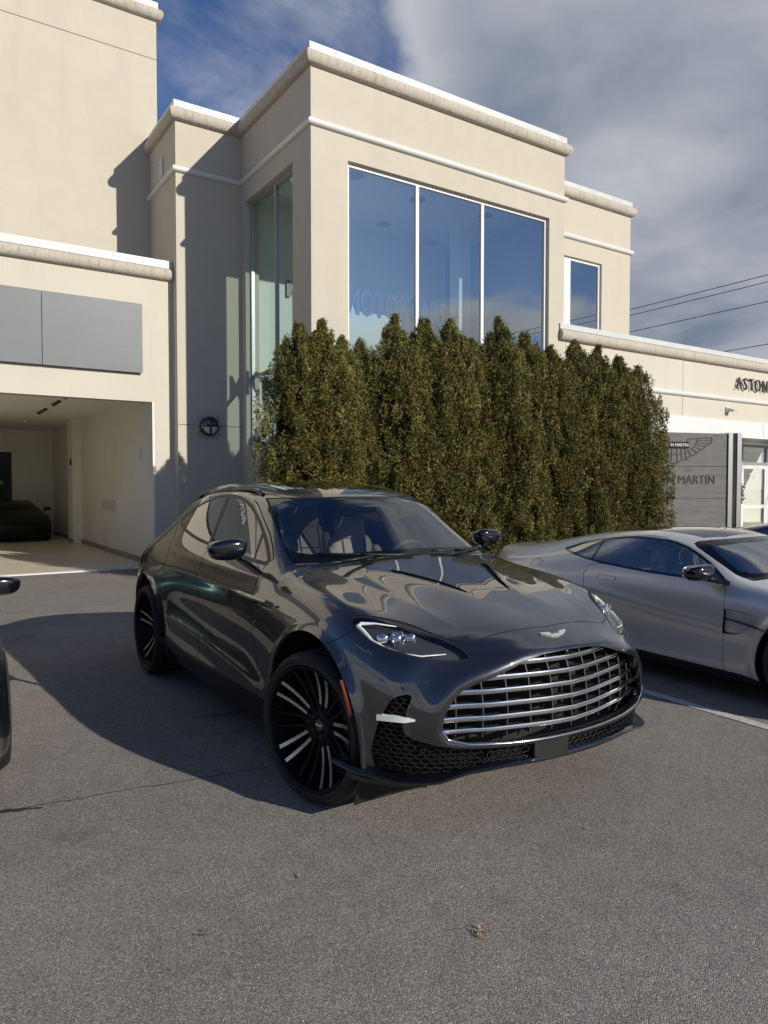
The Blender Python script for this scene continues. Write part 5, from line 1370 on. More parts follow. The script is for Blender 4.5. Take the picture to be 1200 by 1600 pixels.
    # ---- lower intakes: backing, honeycomb, sensors, bracket
    part_mesh(s, [92], 'intake_back', M['gap'], root, off=-.045, join=True)
    def cylpt(phi, z, off):
        q, n_ = fS.at((abs(phi), z), 'cyl', (.3, 1.1)); n_ = n_ / np.linalg.norm(n_); q = q + n_ * off
        return Vector((q[0], math.copysign(q[1], phi) if phi else 0.0, q[2]))
    hx = MB(); hr = .0185; cache = {}
    def hexline(p, q):
        for r_ in (p, q):
            if r_ not in cache: cache[r_] = cylpt(r_[0], r_[1], -.018)
        A_, B_ = cache[p], cache[q]; d = (B_ - A_)
        if d.length < 1e-5 or d.length > .06: return
        d.normalize(); nrm = Vector((math.cos(p[0]), math.sin(p[0]), 0)); sd_ = d.cross(nrm).normalized() * .0022; n2 = nrm * .006
        b_ = len(hx.v); hx.v += [tuple(A_ + sd_ + n2), tuple(A_ - sd_ + n2), tuple(B_ - sd_ + n2), tuple(B_ + sd_ + n2), tuple(A_ + sd_ - n2), tuple(A_ - sd_ - n2), tuple(B_ - sd_ - n2), tuple(B_ + sd_ - n2)]
        for f_ in ((0, 1, 2, 3), (0, 3, 7, 4), (1, 5, 6, 2)): hx.f.append(tuple(b_ + i for i in f_)); hx.m.append(0)
    dphi = .040; dz = .021; inside = lambda ph, z: sdf_poly(lp, np.array([[abs(ph), z]]))[0] < .004
    row = 0; z = .335
    while z < .68:
        n = int(1.0 / dphi)
        for i in range(-n, n + 1):
            ph = (i + (.5 if row % 2 else 0)) * dphi
            if not inside(ph, z): continue
            hw_ = dphi / 2; hz = dz * .36
            c6 = [(round(ph + a_, 5), round(z + b_, 5)) for a_, b_ in ((0, hz * 1.9), (hw_, hz * .9), (hw_, -hz * .9), (0, -hz * 1.9), (-hw_, -hz * .9), (-hw_, hz * .9))]
            for e in (0, 1, 2, 3, 4, 5) if True else (): 
                if e in (0, 5, 1) or True: hexline(c6[e], c6[(e + 1) % 6]) if e < 3 else None
        row += 1; z += dz
    o = hx.build('honeycomb_mesh', M['mesh'], root); o['kind'] = 'stuff'
    # splitter lip along the bottom, with lower blades at the corners
    vs = []; fs = []; lipp = []
    for i, ph in enumerate(np.linspace(-1.16, 1.16, 65)):
        zz = float(np.interp(abs(ph), [0, .35, .52, .62, .80, 1.0, 1.16], [.335, .335, .318, .285, .272, .290, .310]))
        q = cylpt(ph, max(zz, .34), 0); out_ = Vector((math.cos(ph), math.sin(ph), 0)); ext = float(np.interp(abs(ph), [0, .5, .7, 1.02], [.020, .025, .045, .03]))
        a_ = Vector((q.x, q.y, zz + .030)); lipp.append([a_ - out_ * .03, a_ + out_ * ext * .55, a_ + out_ * ext + Vector((0, 0, -.012)), a_ + out_ * ext * .9 + Vector((0, 0, -.024)), a_ - out_ * .05 + Vector((0, 0, -.030))])
        vs += [tuple(p) for p in lipp[-1]]
        if i:
            b_ = 5 * (i - 1)
            for e in range(5): fs.append((b_ + e, b_ + (e + 1) % 5, b_ + 5 + (e + 1) % 5, b_ + 5 + e))
    MB().add(vs, fs).build('splitter', M['black_gloss'], root, angle=R(50))
    for sy in (1, -1):
        blade = [(.41, .965, .262), (.49, .925, .254), (.59, .835, .250), (.69, .71, .252), (.67, .70, .250), (.57, .805, .246), (.47, .885, .246), (.40, .93, .252)]
        topz = [(x, sy * y, z + .022) for x, y, z in blade]; bot = [(x, sy * y, z) for x, y, z in blade]; n = len(blade)
        MB().add(topz + bot, [tuple(range(n)), tuple(range(2 * n - 1, n - 1, -1))] + [(i, (i + 1) % n, n + (i + 1) % n, n + i) for i in range(n)]).build('splitter_blade', M['black_gloss'], root, angle=R(30))
        # light bar in the side intake
        pb = [cylpt(sy * p, z, .012) for p, z in ((.872, .566), (.81, .570), (.755, .571), (.715, .568))]
        vs = []; fs = []
        for i, p in enumerate(pb):
            h = (.012, .012, .011, .002)[i]; nn = Vector((p.x + .2, p.y, 0)).normalized()
            vs += [tuple(p + Vector((0, 0, h))), tuple(p + Vector((0, 0, -h))), tuple(p - nn * .03 + Vector((0, 0, -h))), tuple(p - nn * .03 + Vector((0, 0, h)))]
            if i:
                b_ = 4 * i - 4
                for e in range(4): fs.append((b_ + e, b_ + (e + 1) % 4, b_ + 4 + (e + 1) % 4, b_ + 4 + e))
        fs.append((0, 1, 2, 3)); MB().add(vs, fs).build('light_bar', M['barmat'], root, angle=R(30))
        # amber side reflector and small white one
        for pts_, m_, nm in (([(.338, .70), (.352, .705), (.424, .565), (.414, .545)], 'amber', 'side_reflector'),):
            vs = []
            for x, z in pts_:
                q, n_ = sf.at((x, z), 'side', (.2, .7)); vs.append(tuple(Vector((q[0], sy * q[1], q[2])) + Vector((n_[0], sy * n_[1], n_[2])) * .003))
            MB().add(vs, [(0, 1, 2, 3)]).build(nm, M[m_], root)
        # door handles, strake
        for hxm, hz in ((-1.60, 1.048), (-2.56, 1.082)):
            vs = []
            for dx_, dz_ in ((-.10, -.011), (.10, -.013), (.105, 0), (.10, .013), (-.10, .015), (-.106, 0)):
                q, n_ = sf.at((hxm + dx_, hz + dz_), 'side', (-3, 0)); vs.append(Vector((q[0], sy * q[1], q[2])) + Vector((n_[0], sy * n_[1], n_[2])) * .0035)
            c_ = sum(vs, Vector()) / len(vs); ou = [c_ + (v - c_) * 1.06 - Vector((0, sy * .0028, 0)) for v in vs]
            MB().add([tuple(v) for v in ou], [tuple(range(6))]).build('handle_recess', M['gap'], root)
            MB().add([tuple(v) for v in vs], [tuple(range(6))]).build('door_handle', M['paint'], root)
        vs = []; fs = []
        for i, x in enumerate(np.linspace(-1.12, -.43, 14)):
            zc_ = float(np.interp(x, [-1.12, -.78, -.43], [.962, .952, .945])); h = .013 * min(1, (i + .5) / 3) * (1 if i < 12 else .5)
            q, n_ = sf.at((x, zc_), 'side', (-2, 0)); y = q[1]
            vs += [(x, sy * (y + .001), zc_ + h), (x, sy * (y + .016), zc_ + h * .3), (x, sy * (y + .014), zc_ - h * .7), (x, sy * (y - .004), zc_ - h)]
            if i:
                b_ = 4 * i - 4
                for e in range(3): fs.append((b_ + e, b_ + e + 1, b_ + 5 + e, b_ + 4 + e))
        MB().add(vs, fs).build('side_strake', M['black_gloss'], root, angle=R(50))
        # roof rail
        pts = [(-1.44, .585, 1.560), (-1.55, .578, 1.588), (-1.75, .572, 1.615), (-2.1, .566, 1.632), (-2.5, .562, 1.602), (-2.8, .560, 1.553), (-2.98, .555, 1.492)]
        mb = MB(); vs = []; fs = []
        for i, (x, y, z) in enumerate(pts):
            vs += [(x, sy * (y + .016), z - .004), (x, sy * (y + .010), z + .014), (x, sy * (y - .010), z + .016), (x, sy * (y - .018), z - .004)]
            if i:
                b_ = 4 * i - 4
                for e in range(4): fs.append((b_ + e, b_ + (e + 1) % 4, b_ + 4 + (e + 1) % 4, b_ + 4 + e))
        mb.add(vs, fs).build('roof_rail', M['black_gloss'], root, angle=R(60))
        blend_mirror(root, -.93, 1.045, 1.235, sy, (-.80, .895, 1.105), s=.93)
        # wheels
        wheel(root, 0, sy, .2357, base=4); wheel(root, -3.06, sy, 0.0, base=20, wide=.150)
    for y, z, r in ((-.475, .405, .017), (-.746, .435, .011), (.30, .40, .011)):
        q, n_ = fS.at((math.atan2(abs(y), .85 + .2 if abs(y) < .6 else .71 + .2), z), 'cyl', (.3, 1.1))
        a = MB(); a.lathe([(r * .7, .004), (r, .004), (r, -.02), (r * .75, -.02), (r * .7, .004)], 20, T=lambda u, v, w, q=q, y=y: (q[0] + w, y + u, z + v)); a.build('parking_sensor', M['black_gloss'], root, angle=R(40))
    # number plate bracket
    mb = MB(); q1 = cylpt(-.225, .40, .012); q2 = cylpt(-.045, .40, .012)
    mb.add([(q1.x, q1.y, .352), (q2.x + .004, q2.y, .352), (q2.x + .004, q2.y, .446), (q1.x, q1.y, .446), (q1.x - .05, q1.y, .352), (q2.x - .05, q2.y, .352), (q2.x - .05, q2.y, .446), (q1.x - .05, q1.y, .446)], [(0, 1, 2, 3), (0, 4, 5, 1), (3, 2, 6, 7), (0, 3, 7, 4), (1, 5, 6, 2)])
    mb.build('plate_bracket', M['black'], root)
    # winged badge on the nose
    q, n_ = sf.at((.790, .0), 'top', (.6, .9)); nn = Vector((n_[0], 0, n_[2])).normalized(); upv = Vector((-nn.z, 0, nn.x)); ox = Vector(q) + nn * .004
    ox.y = 0
    def BT(y, h, d): return tuple(ox + Vector((-(y / .085) ** 2 * .006, y, 0)) + upv * h + nn * d)
    half = [(0, .004), (.022, .006), (.030, .014), (.060, .017), (.088, .018), (.084, .008), (.074, .003), (.064, -.004), (.052, -.008), (.040, -.014), (.024, -.016), (.010, -.020), (0, -.021)]
    outl = half + [(-y, h) for y, h in reversed(half[1:-1])]; n = len(outl)
    bd = MB().add([BT(y, h, .004) for y, h in outl] + [BT(y, h, -.004) for y, h in outl], [tuple(range(n))] + [(i, (i + 1) % n, n + (i + 1) % n, n + i) for i in range(n)]).build('wing_badge', M['emblem'], root)
    MB().add([BT(-.028, .010, .006), BT(.028, .010, .006), BT(.026, -.001, .006), BT(-.026, -.001, .006)], [(0, 1, 2, 3)]).build('badge_plate', M['logo_green'], bd)
    # wipers
    for y0, y1, xo in ((.10, .60, 0), (-.62, -.06, .0)):
        pts = []
        for k in range(6):
            y = y0 + (y1 - y0) * k / 5; q, n_ = sf.at((abs(y), 1.208 - .012 * k / 5), 'front', (-1.2, -.3)); pts.append((q[0] + n_[0] * .014, y, q[2] + .012))
        a = MB(); a.tube(pts, .007, 6); a.tube([pts[2], (pts[2][0] + .05, pts[2][1] + .06, pts[2][2] - .012), (-.34, pts[0][1] + .05, 1.19)], .009, 6); a.build('wiper', M['black'], root, smooth=True)
    # ---- cabin
    a = MB(); a.box((-3.7, -.80, .24), (.45, .80, .42)); a.build('underbody', M['gap'], root)
    MB().box((-.45, -.62, .42), (.50, .62, .80)).build('bay_light_block', M['gap'], root)  # unseen black box added to stop light passing through the grille
    cab = empty('cabin'); cab.parent = root
    a = MB(); a.add([(-.60, -.83, .5), (-.60, .83, .5), (-.60, .80, 1.09), (-.60, -.80, 1.09), (-.42, -.70, 1.125), (-.42, .70, 1.125), (-.95, -.80, 1.00), (-.95, .80, 1.00), (-.95, -.80, .55), (-.95, .80, .55)],
            [(3, 4, 5, 2), (3, 2, 7, 6), (6, 7, 9, 8)]); a.build('dashboard', M['leather_brown'], cab)
    vs, fs = superbox((-.66, .36, 1.10), (.34, .46, .085), .7, 10); MB().add(vs, fs).build('instrument_hood', M['leather_brown'], cab, smooth=True)
    for sy in (1, -1):
        MB().add([(-.62, sy * .84, .45), (-2.9, sy * .84, .45), (-2.9, sy * .83, 1.10), (-.66, sy * .82, 1.08)], [(0, 1, 2, 3)]).build('door_card', M['trim_dark'], cab)
        seat(cab, -1.72, sy * .37, .60)
    for y in (-.42, 0, .42): seat(cab, -2.62, y, .66, .42, .32)
    MB().box((-3.0, -.83, .42), (-.6, .83, .46)).build('floor', M['trim_dark'], cab)
    MB().box((-2.98, -.80, .42), (-2.94, .80, 1.05)).build('rear_bulkhead', M['trim_dark'], cab)
    MB().box((-1.85, -.13, .5), (-.85, .13, .92)).build('centre_console', M['leather_brown'], cab)
    wc = Vector((-1.06, .37, 1.06)); wr_ = Matrix.Rotation(R(-66), 3, 'Y')
    def WT2(x, y, z): v = wr_ @ Vector((x, y, z)); return tuple(wc + v)
    pts = [WT2(.185 * math.cos(2 * math.pi * k / 32), .185 * math.sin(2 * math.pi * k / 32), 0) for k in range(33)]
    a = MB(); a.tube(pts, .016, 8, cap=False); a.build('steering_wheel', M['leather_brown'], cab, smooth=True)
    a = MB(); vs, fs = superbox((0, 0, -.01), (.12, .15, .05), .6, 8); a.add([WT2(*v) for v in vs], fs); a.tube([WT2(0, -.17, 0), WT2(0, .17, 0)], .014, 6); a.tube([WT2(0, 0, 0), WT2(-.17, 0, 0)], .014, 6); a.build('steering_boss', M['leather'], cab, smooth=True)
    vs, fs = superbox((-1.05, .0, 1.475), (.05, .26, .075), .6, 8); MB().add(vs, fs).build('rear_view_mirror', M['black'], cab, smooth=True)
    vs, fs = superbox((-.96, .0, 1.488), (.14, .30, .05), .7, 8); MB().add(vs, fs).build('sensor_pod', M['black'], cab, smooth=True)
    return root
suv = build_suv()
# ------------------------------------------------------------------ low coupes
def coupe_skin(level=4):
    x_ = [-3.40, -3.20, -2.95, -2.70, -2.42, -2.10, -1.75, -1.38, -1.0, -.72, -.45, -.18, .10, .36, .62]
    r0 = ([.80, .89, .92, .93, .91, .90, .895, .895, .895, .895, .90, .915, .915, .90, .80], [.24, .22, .20, .19, .18, .17, .16, .16, .16, .16, .16, .16, .17, .17, .16])
    r1 = ([.84, .92, .955, .965, .95, .925, .915, .915, .92, .92, .93, .95, .95, .93, .83], [.34, .32, .31, .30, .28, .27, .26, .26, .26, .26, .27, .28, .29, .28, .26])
    r2 = ([.86, .94, .97, .975, .955, .915, .885, .875, .88, .885, .905, .94, .945, .925, .83], [.50, .49, .48, .47, .46, .44, .43, .42, .42, .42, .43, .43, .43, .42, .38])
    r3 = ([.86, .94, .975, .985, .97, .935, .905, .895, .895, .90, .915, .935, .94, .91, .80], [.68, .67, .66, .65, .64, .62, .61, .60, .60, .60, .60, .60, .60, .57, .50])
    r4 = ([.83, .915, .955, .965, .95, .92, .90, .89, .89, .895, .905, .915, .915, .87, .74], [.85, .84, .83, .82, .80, .78, .76, .75, .75, .75, .75, .75, .74, .69, .60])
    cx = [-3.38, -3.18, -2.93, -2.70, -2.42, -2.10, -1.75, -1.38, -1.0, -.74, -.50, -.22, .07, .32, .52]
    cy = [.70, .76, .79, .815, .83, .835, .835, .835, .835, .835, .83, .82, .80, .76, .64]
    cz = [.94, .95, .955, .955, .945, .925, .905, .89, .88, .875, .87, .86, .825, .765, .665]
    side = [[(x_[i], r[0][i], r[1][i]) for r in (r0, r1, r2, r3, r4)] + [(cx[i], cy[i], cz[i])] for i in range(15)]
    front = [[(.76, .66, .16), (.79, .68, .25), (.79, .68, .37), (.77, .66, .49), (.73, .60, .575), (.64, .50, .635)],
             [(.83, .45, .16), (.87, .46, .25), (.88, .46, .37), (.87, .45, .49), (.84, .42, .56), (.75, .36, .62)],
             [(.86, .22, .16), (.91, .23, .25), (.92, .23, .37), (.91, .22, .49), (.88, .21, .56), (.80, .18, .62)],
             [(.87, 0, .16), (.92, 0, .25), (.93, 0, .37), (.92, 0, .49), (.89, 0, .56), (.81, 0, .625)]]
    rear = [[(-3.52, 0, .28), (-3.58, 0, .38), (-3.60, 0, .52), (-3.58, 0, .70), (-3.58, 0, .86), (-3.60, 0, .985)],
            [(-3.52, .22, .28), (-3.57, .22, .38), (-3.59, .22, .52), (-3.57, .22, .70), (-3.57, .22, .86), (-3.59, .21, .985)],
            [(-3.50, .44, .28), (-3.54, .45, .38), (-3.56, .46, .52), (-3.54, .46, .70), (-3.53, .44, .86), (-3.55, .42, .98)],
            [(-3.46, .65, .26), (-3.49, .68, .36), (-3.51, .70, .51), (-3.49, .70, .69), (-3.47, .67, .86), (-3.48, .60, .965)]]
    B = {1: [(-3.22, .58, .985), (-3.30, .42, .99), (-3.33, .21, .995), (-3.34, 0, .995)],
         2: [(-2.93, .60, 1.02), (-2.98, .42, 1.035), (-3.00, .21, 1.045), (-3.0, 0, 1.048)],
         3: [(-2.68, .60, 1.065), (-2.70, .43, 1.09), (-2.70, .22, 1.105), (-2.70, 0, 1.11)],
         4: [(-2.38, .595, 1.115), (-2.38, .45, 1.15), (-2.38, .23, 1.17), (-2.38, 0, 1.175)],
         5: [(-2.06, .59, 1.165), (-2.04, .47, 1.20), (-2.03, .24, 1.22), (-2.03, 0, 1.228)],
         6: [(-1.73, .59, 1.195), (-1.70, .48, 1.235), (-1.68, .25, 1.255), (-1.68, 0, 1.262)],
         7: [(-1.42, .60, 1.19), (-1.36, .49, 1.235), (-1.33, .25, 1.258), (-1.33, 0, 1.266)],
         8: [(-1.10, .635, 1.125), (-1.00, .51, 1.17), (-.95, .26, 1.20), (-.94, 0, 1.208)],
         9: [(-.84, .69, 1.01), (-.72, .54, 1.04), (-.66, .28, 1.075), (-.64, 0, 1.085)],
         10: [(-.60, .745, .895), (-.48, .56, .915), (-.42, .28, .94), (-.40, 0, .947)],
         11: [(-.26, .70, .865), (-.20, .50, .87), (-.16, .25, .89), (-.15, 0, .895)],
         12: [(.07, .66, .825), (.10, .46, .81), (.13, .24, .825), (.13, 0, .83)],
         13: [(.34, .60, .755), (.40, .42, .735), (.43, .21, .74), (.44, 0, .745)]}
    V, F, Mi, Ai, G = cage_mesh(rear + side + front, B, 4, 4)
    cr = {}
    def crease(ids, w):
        for a, b in zip(ids, ids[1:]): cr[(a, b)] = w
    crease([G[i][1] for i in range(7, 11)], 0.8); crease([G[i][1] for i in range(3, 8)], 0.4)
    crease([G[10][k] for k in range(1, 5)], 0.5); crease([G[i][0] for i in range(4, 11)], 0.35)
    crease([Ai[i][-1] for i in range(0, 5)], 0.7); crease([Ai[i][2] for i in range(7, 15)], 0.0)
    V, Q, mi = subdivide(V, F, Mi, cr, level)
    x, y, z = V[:, 0].copy(), V[:, 1].copy(), V[:, 2].copy()
    for c_, R0 in ((0.0, .375), (-2.704, .375)):
        r = np.hypot(x - c_, z - 0.34)
        lift = np.where(r < R0 + .02, 1.0, 1 - smst(r, R0 + .02, R0 + .09)) * smst(z, .1, .25)
        V[:, 1] += np.where(y > .5, .020 * lift * smst(y, .6, .85), 0)
    # body side line running back from the vent, lower flank tucked in beneath it
    ln_ = np.interp(x, [-2.2, -1.2, -.4], [.70, .56, .50])
    V[:, 1] += np.where((y > .5), .014 * np.exp(-((z - ln_ - .02) / .05) ** 2) * smst(-x, .3, .7) * (1 - smst(-x, 1.9, 2.4)), 0)
    return V, Q, mi
COUPE = {}
def build_coupe(name, paint, pos, yaw, label, cat='car', detail=1, interior=True, spoiler=False, group=None, gm='coupe_glass'):
    root = empty(name, (*pos, 0), yaw); tag(root, label, cat, group)
    if 's' not in COUPE:
        V, Q, mi = coupe_skin(4); s = Skin(V, Q, mi); AZ_ = [0, 1, 2, 3, 4]
        for c_ in (0.0, -2.704):
            carve(s, lambda V, c_=c_: np.hypot(V[:, 0] - c_, V[:, 2] - .345) - .385, None, 90, zmask(AZ_, ymin=.5))
        dlo = [(-.71, 0, .895), (-.95, 0, 1.035), (-1.20, 0, 1.135), (-1.45, 0, 1.172), (-1.75, 0, 1.168), (-2.05, 0, 1.135), (-2.30, 0, 1.075), (-2.44, 0, 1.02), (-2.30, 0, .985), (-2.04, 0, .945), (-1.75, 0, .918), (-1.38, 0, .897), (-.9, 0, .885)]
        carve(s, dlo, 'side', 5, zmask([10, 4], ymin=.45, zmin=.86), gap=.009, gaplab=6, only=[0], rnd=1, keep=(0, 7))
        carve(s, [(-2.02, 0, .8), (-2.045, 0, .8), (-2.06, 0, 1.3), (-2.03, 0, 1.3)], 'side', 6, zmask([10, 4], ymin=.45), only=[5])
        wp = [(-.2, .953), (0, .953), (.28, .946), (.50, .925), (.66, .905), (.728, .905), (.70, .96), (.655, 1.06), (.60, 1.14), (.52, 1.172), (.25, 1.19), (-.2, 1.195)]
        WZ = zmask([11, 12, 13], xmin=-1.3, xmax=-.35, zmin=.85)
        carve(s, lambda V: sdf_poly(smooth_poly(wp, 1, keep=(0, 11)), V[:, [1, 2]]), None, 9, WZ, gap=.003, only=[0])
        carve(s, lambda V: sdf_poly([(-.2, .985), (.30, .975), (.60, .945), (.66, .96), (.60, 1.07), (.55, 1.13), (.3, 1.155), (-.2, 1.165)], V[:, [1, 2]]), None, 10, WZ, only=[9])
        carve(s, lambda V: sdf_poly([(-1.02, -.2), (-1.03, .30), (-1.12, .46), (-1.7, .475), (-2.15, .45), (-2.2, -.2)], V[:, :2]), None, 11, zmask([11, 12, 13], zmin=1.1), gap=.002, only=[0])
        carve(s, lambda V: sdf_poly([(-2.25, -.2), (-2.25, .42), (-2.75, .40), (-2.98, .36), (-3.02, -.2)], V[:, :2]), None, 7, zmask([11, 12, 13], zmin=.95), gap=.003, only=[0])
        carve(s, [(-.70, 0, .885), (-.665, 0, .80), (-.655, 0, .65), (-.66, 0, .45), (-.65, 0, .30), (-.64, 0, .19), (-1.75, 0, .19), (-1.86, 0, .30), (-1.95, 0, .50), (-2.02, 0, .70), (-2.06, 0, .82), (-2.03, 0, .90), (-1.93, 0, .925), (-1.38, 0, .890), (-.9, 0, .878)], 'side', 12, zmask([0, 1, 2, 3, 4, 10], ymin=.5), gap=.0028, only=[0])
        carve(s, lambda V: V[:, 2] - np.interp(V[:, 0], [-2.4, -2.2, -.5, -.35], [.30, .245, .215, .20]), None, 3, zmask(AZ_, xmin=-2.4, xmax=-.3), only=[0, 12])
        carve(s, [(-.655, 0, .685), (-.50, 0, .690), (-.42, 0, .672), (-.37, 0, .655), (-.385, 0, .625), (-.45, 0, .565), (-.54, 0, .505), (-.655, 0, .500)], 'side', 18, zmask([1, 2, 3, 4], ymin=.5), gap=.0012, only=[0], rnd=1, keep=(0, 7))
        carve(s, [(.20, .80, .80), (.36, .70, .76), (.52, .57, .69), (.62, .50, .645), (.64, .56, .625), (.57, .66, .635), (.45, .75, .665), (.32, .82, .715)], 'obl', 4, zmask(AZ_ + BZ, xmin=.1), gap=.003, only=[0], rnd=1)
        carve(s, lambda V: sdf_poly([(-.5, .24), (.42, .24), (.50, .30), (.44, .38), (.25, .44), (-.5, .45)], V[:, [1, 2]]), None, 92, zmask(AZ_, xmin=.5), only=[0])
        carve(s, lambda V: sdf_poly([(.56, .23), (.74, .25), (.76, .36), (.60, .34)], V[:, [1, 2]]), None, 92, zmask(AZ_, xmin=.4), only=[0])
        carve(s, lambda V: V[:, 2] - .20, None, 2, zmask(AZ_, xmin=.35), only=[0])
        carve(s, lambda V: V[:, 2] - .36, None, 2, zmask(AZ_, xmax=-3.1), only=[0])
        carve(s, lambda V: np.maximum(V[:, 1] - .68, .0) + np.maximum(.02, 0) * 0 + (-.01) * (V[:, 1] < .68) + np.where(V[:, 0] > .50, 1, 0), None, 19, zmask(BZ, xmin=-.5, xmax=.5), gap=.0, only=[0])
        COUPE['s'] = s
        vs_ = set()
    s = COUPE['s']
    cache = COUPE.setdefault('me', {})
    P = lambda labs, nm, m, **k: part_mesh(s, labs, nm, M[m], root, **k)
    P([0, 19], 'body_shell', paint, join=True, rim=.012); P([12], 'door', paint, rim=.008)
    P([3], 'side_sill', 'black', rim=.02); P([2], 'lower_valance', 'black', join=True)
    P([5], 'side_window', gm, off=-.002); P([6], 'window_trim', 'black_gloss', rim=.005); P([7], 'rear_window', 'privacy', off=-.001, join=True)
    P([9], 'windscreen_border', 'frit', join=True, off=-.001); P([10], 'windscreen', gm, join=True, off=-.001); P([11], 'roof_panel', 'roofglass', join=True)
    P([4], 'headlight', 'frit'); P([92], 'front_intake', 'gap', off=-.03, join=True); P([99], 'panel_gap', 'gap', off=-.006, join=True)
    P([18], 'side_vent', paint, off=-.022)
    for sy in (1, -1):
        for c_ in (0.0, -2.704):
            arch_liner(root, c_, .345, .40, .90, .45, sy)
            wheel(root, c_, sy, 0.0, Rt=.350, Rr=.285, zc=.350, yc=.80, wide=.135, base=10, detail=0)
        sf = Surf(s.V, s.N)
        # dark fin crossing the vent
        vs = []; fs = []
        for i, (x, z, h) in enumerate(((-.66, .617, .006), (-.55, .606, .009), (-.45, .592, .010), (-.36, .580, .008), (-.27, .571, .002))):
            q, n_ = sf.at((x, z), 'side', (-1, .3)); y = q[1]
            vs += [(x, sy * (y + .000), z + h), (x, sy * (y + .022), z), (x, sy * (y - .00), z - h)]
            if i: b_ = 3 * i - 3; fs += [(b_, b_ + 1, b_ + 4, b_ + 3), (b_ + 1, b_ + 2, b_ + 5, b_ + 4)]
        MB().add(vs, fs).build('vent_fin', M['black_gloss'], root, angle=R(50))
        blend_mirror(root, -.80, 1.00, .955, sy, (-.68, .84, .885), s=.92)
        for rad, hx_, hz_, m_, nm in ((.10, -1.80, .805, paint, 'door_handle'),):
            vs = []
            for k in range(12):
                t = 2 * math.pi * k / 12; dx_ = .095 * (abs(math.cos(t)) ** .4) * math.copysign(1, math.cos(t)); dz_ = .020 * (abs(math.sin(t)) ** .6) * math.copysign(1, math.sin(t)) - .10 * 0
                q, n_ = sf.at((hx_ + dx_, hz_ + dz_), 'side', (-3, 0)); vs.append(Vector((q[0], sy * q[1], q[2])) + Vector((n_[0], sy * n_[1], n_[2])) * .003)
            c_ = sum(vs, Vector()) / 12; ou = [c_ + (v - c_) * 1.07 - Vector((0, sy * .002, 0)) for v in vs]
            MB().add([tuple(v) for v in ou], [tuple(range(12))]).build('handle_recess', M['gap'], root)
            MB().add([tuple(v) for v in vs], [tuple(range(12))]).build(nm, M[m_], root)
        # round filler flap outline on the rear wing
        vs = []
        for k in range(24):
            t = 2 * math.pi * k / 24
            for rr_ in (.068, .072):
                q, n_ = sf.at((-2.66 + rr_ * math.cos(t), .868 + rr_ * .55 * math.sin(t)), 'side', (-3.2, -2.2)); vs.append((q[0] + n_[0] * .002, sy * (q[1] + n_[1] * .002), q[2] + n_[2] * .002))
        if sy == -1: MB().add(vs, [(2 * k, 2 * k + 1, (2 * k + 3) % 48, (2 * k + 2) % 48) for k in range(24)]).build('filler_flap_seam', M['gap'], root)
    MB().box((-3.3, -.78, .17), (.5, .78, .30)).build('underbody', M['gap'], root)
    MB().box((-.5, -.55, .30), (.45, .55, .58)).build('bay_light_block', M['gap'], root)  # same added black box, blocks light inside the nose
    if interior:
        cab = empty('cabin'); cab.parent = root
        MB().add([(-.62, -.70, .87), (-.62, .70, .87), (-.98, -.74, .80), (-.98, .74, .80), (-.98, -.74, .4), (-.98, .74, .4)], [(0, 1, 3, 2), (2, 3, 5, 4)]).build('dashboard', M['trim_dark'], cab)
        MB().box((-2.6, -.78, .30), (-.55, .78, .34)).build('floor', M['trim_dark'], cab)
        for sy in (1, -1):
            MB().add([(-.62, sy * .80, .35), (-2.2, sy * .80, .35), (-2.2, sy * .79, .90), (-.66, sy * .79, .87)], [(0, 1, 2, 3)]).build('door_card', M['trim_dark'], cab)
            seat(cab, -1.70, sy * .36, .38, .46, .34)
        MB().box((-2.35, -.75, .34), (-2.30, .75, .95)).build('rear_bulkhead', M['trim_dark'], cab)
        wc = Vector((-1.10, .36, .84)); wr_ = Matrix.Rotation(R(-70), 3, 'Y')
        pts = [tuple(wc + wr_ @ Vector((.175 * math.cos(2 * math.pi * k / 28), .175 * math.sin(2 * math.pi * k / 28), 0))) for k in range(29)]
        a = MB(); a.tube(pts, .014, 8, cap=False); a.tube([pts[0], pts[14]], .012, 6); a.build('steering_wheel', M['grille_dark'], cab, smooth=True)
    if spoiler:
        a = MB(); a.box((-3.62, -.90, 1.26), (-3.30, .90, 1.285)); a.build('rear_wing', M['black_gloss'], root)
        for sy in (1, -1): MB().box((-3.52, sy * .50 - .012, .95), (-3.38, sy * .50 + .012, 1.26)).build('wing_strut', M['black_gloss'], root); MB().box((-3.64, sy * .90 - .01, 1.20), (-3.28, sy * .90 + .01, 1.32)).build('wing_endplate', M['black_gloss'], root)
    return root
M['coupe_glass'] = glass('coupe_glass', (0.50, 0.54, 0.50), 0.34, (1.0, 1.0, 0.96))
def dbx2w(x, y):
    c, s_ = math.cos(DBX_YAW), math.sin(DBX_YAW); return (DBX_POS[0] + c * x - s_ * y, DBX_POS[1] + s_ * x + c * y)
build_coupe('silver_coupe', 'paint_silver', dbx2w(.74, 3.45), DBX_YAW, 'silver grey two-door coupe with black mirrors, parked right of the grey SUV')
build_coupe('black_coupe', 'paint_black', dbx2w(.60, 6.6), DBX_YAW, 'black low car just showing its roof behind the silver coupe at the right edge')
lc = build_coupe('dark_coupe', 'paint_black', (-2.985, 3.64), DBX_YAW, 'dark sports car cut off by the left edge, only its mirror and wheel showing')
for x, z0, z1 in (): pass
M['paint_matt'] = mat('satin_black_paint', (0.006, 0.006, 0.007), 0.4, 0.0, spec=0.3)
M['darkglass'] = glass('dark_glass', (0.05, 0.05, 0.05), 0.05)
M['paint_teal'] = mat('teal_paint', (0.0, 0.045, 0.045), 0.35, 0.3, coat=0.6)
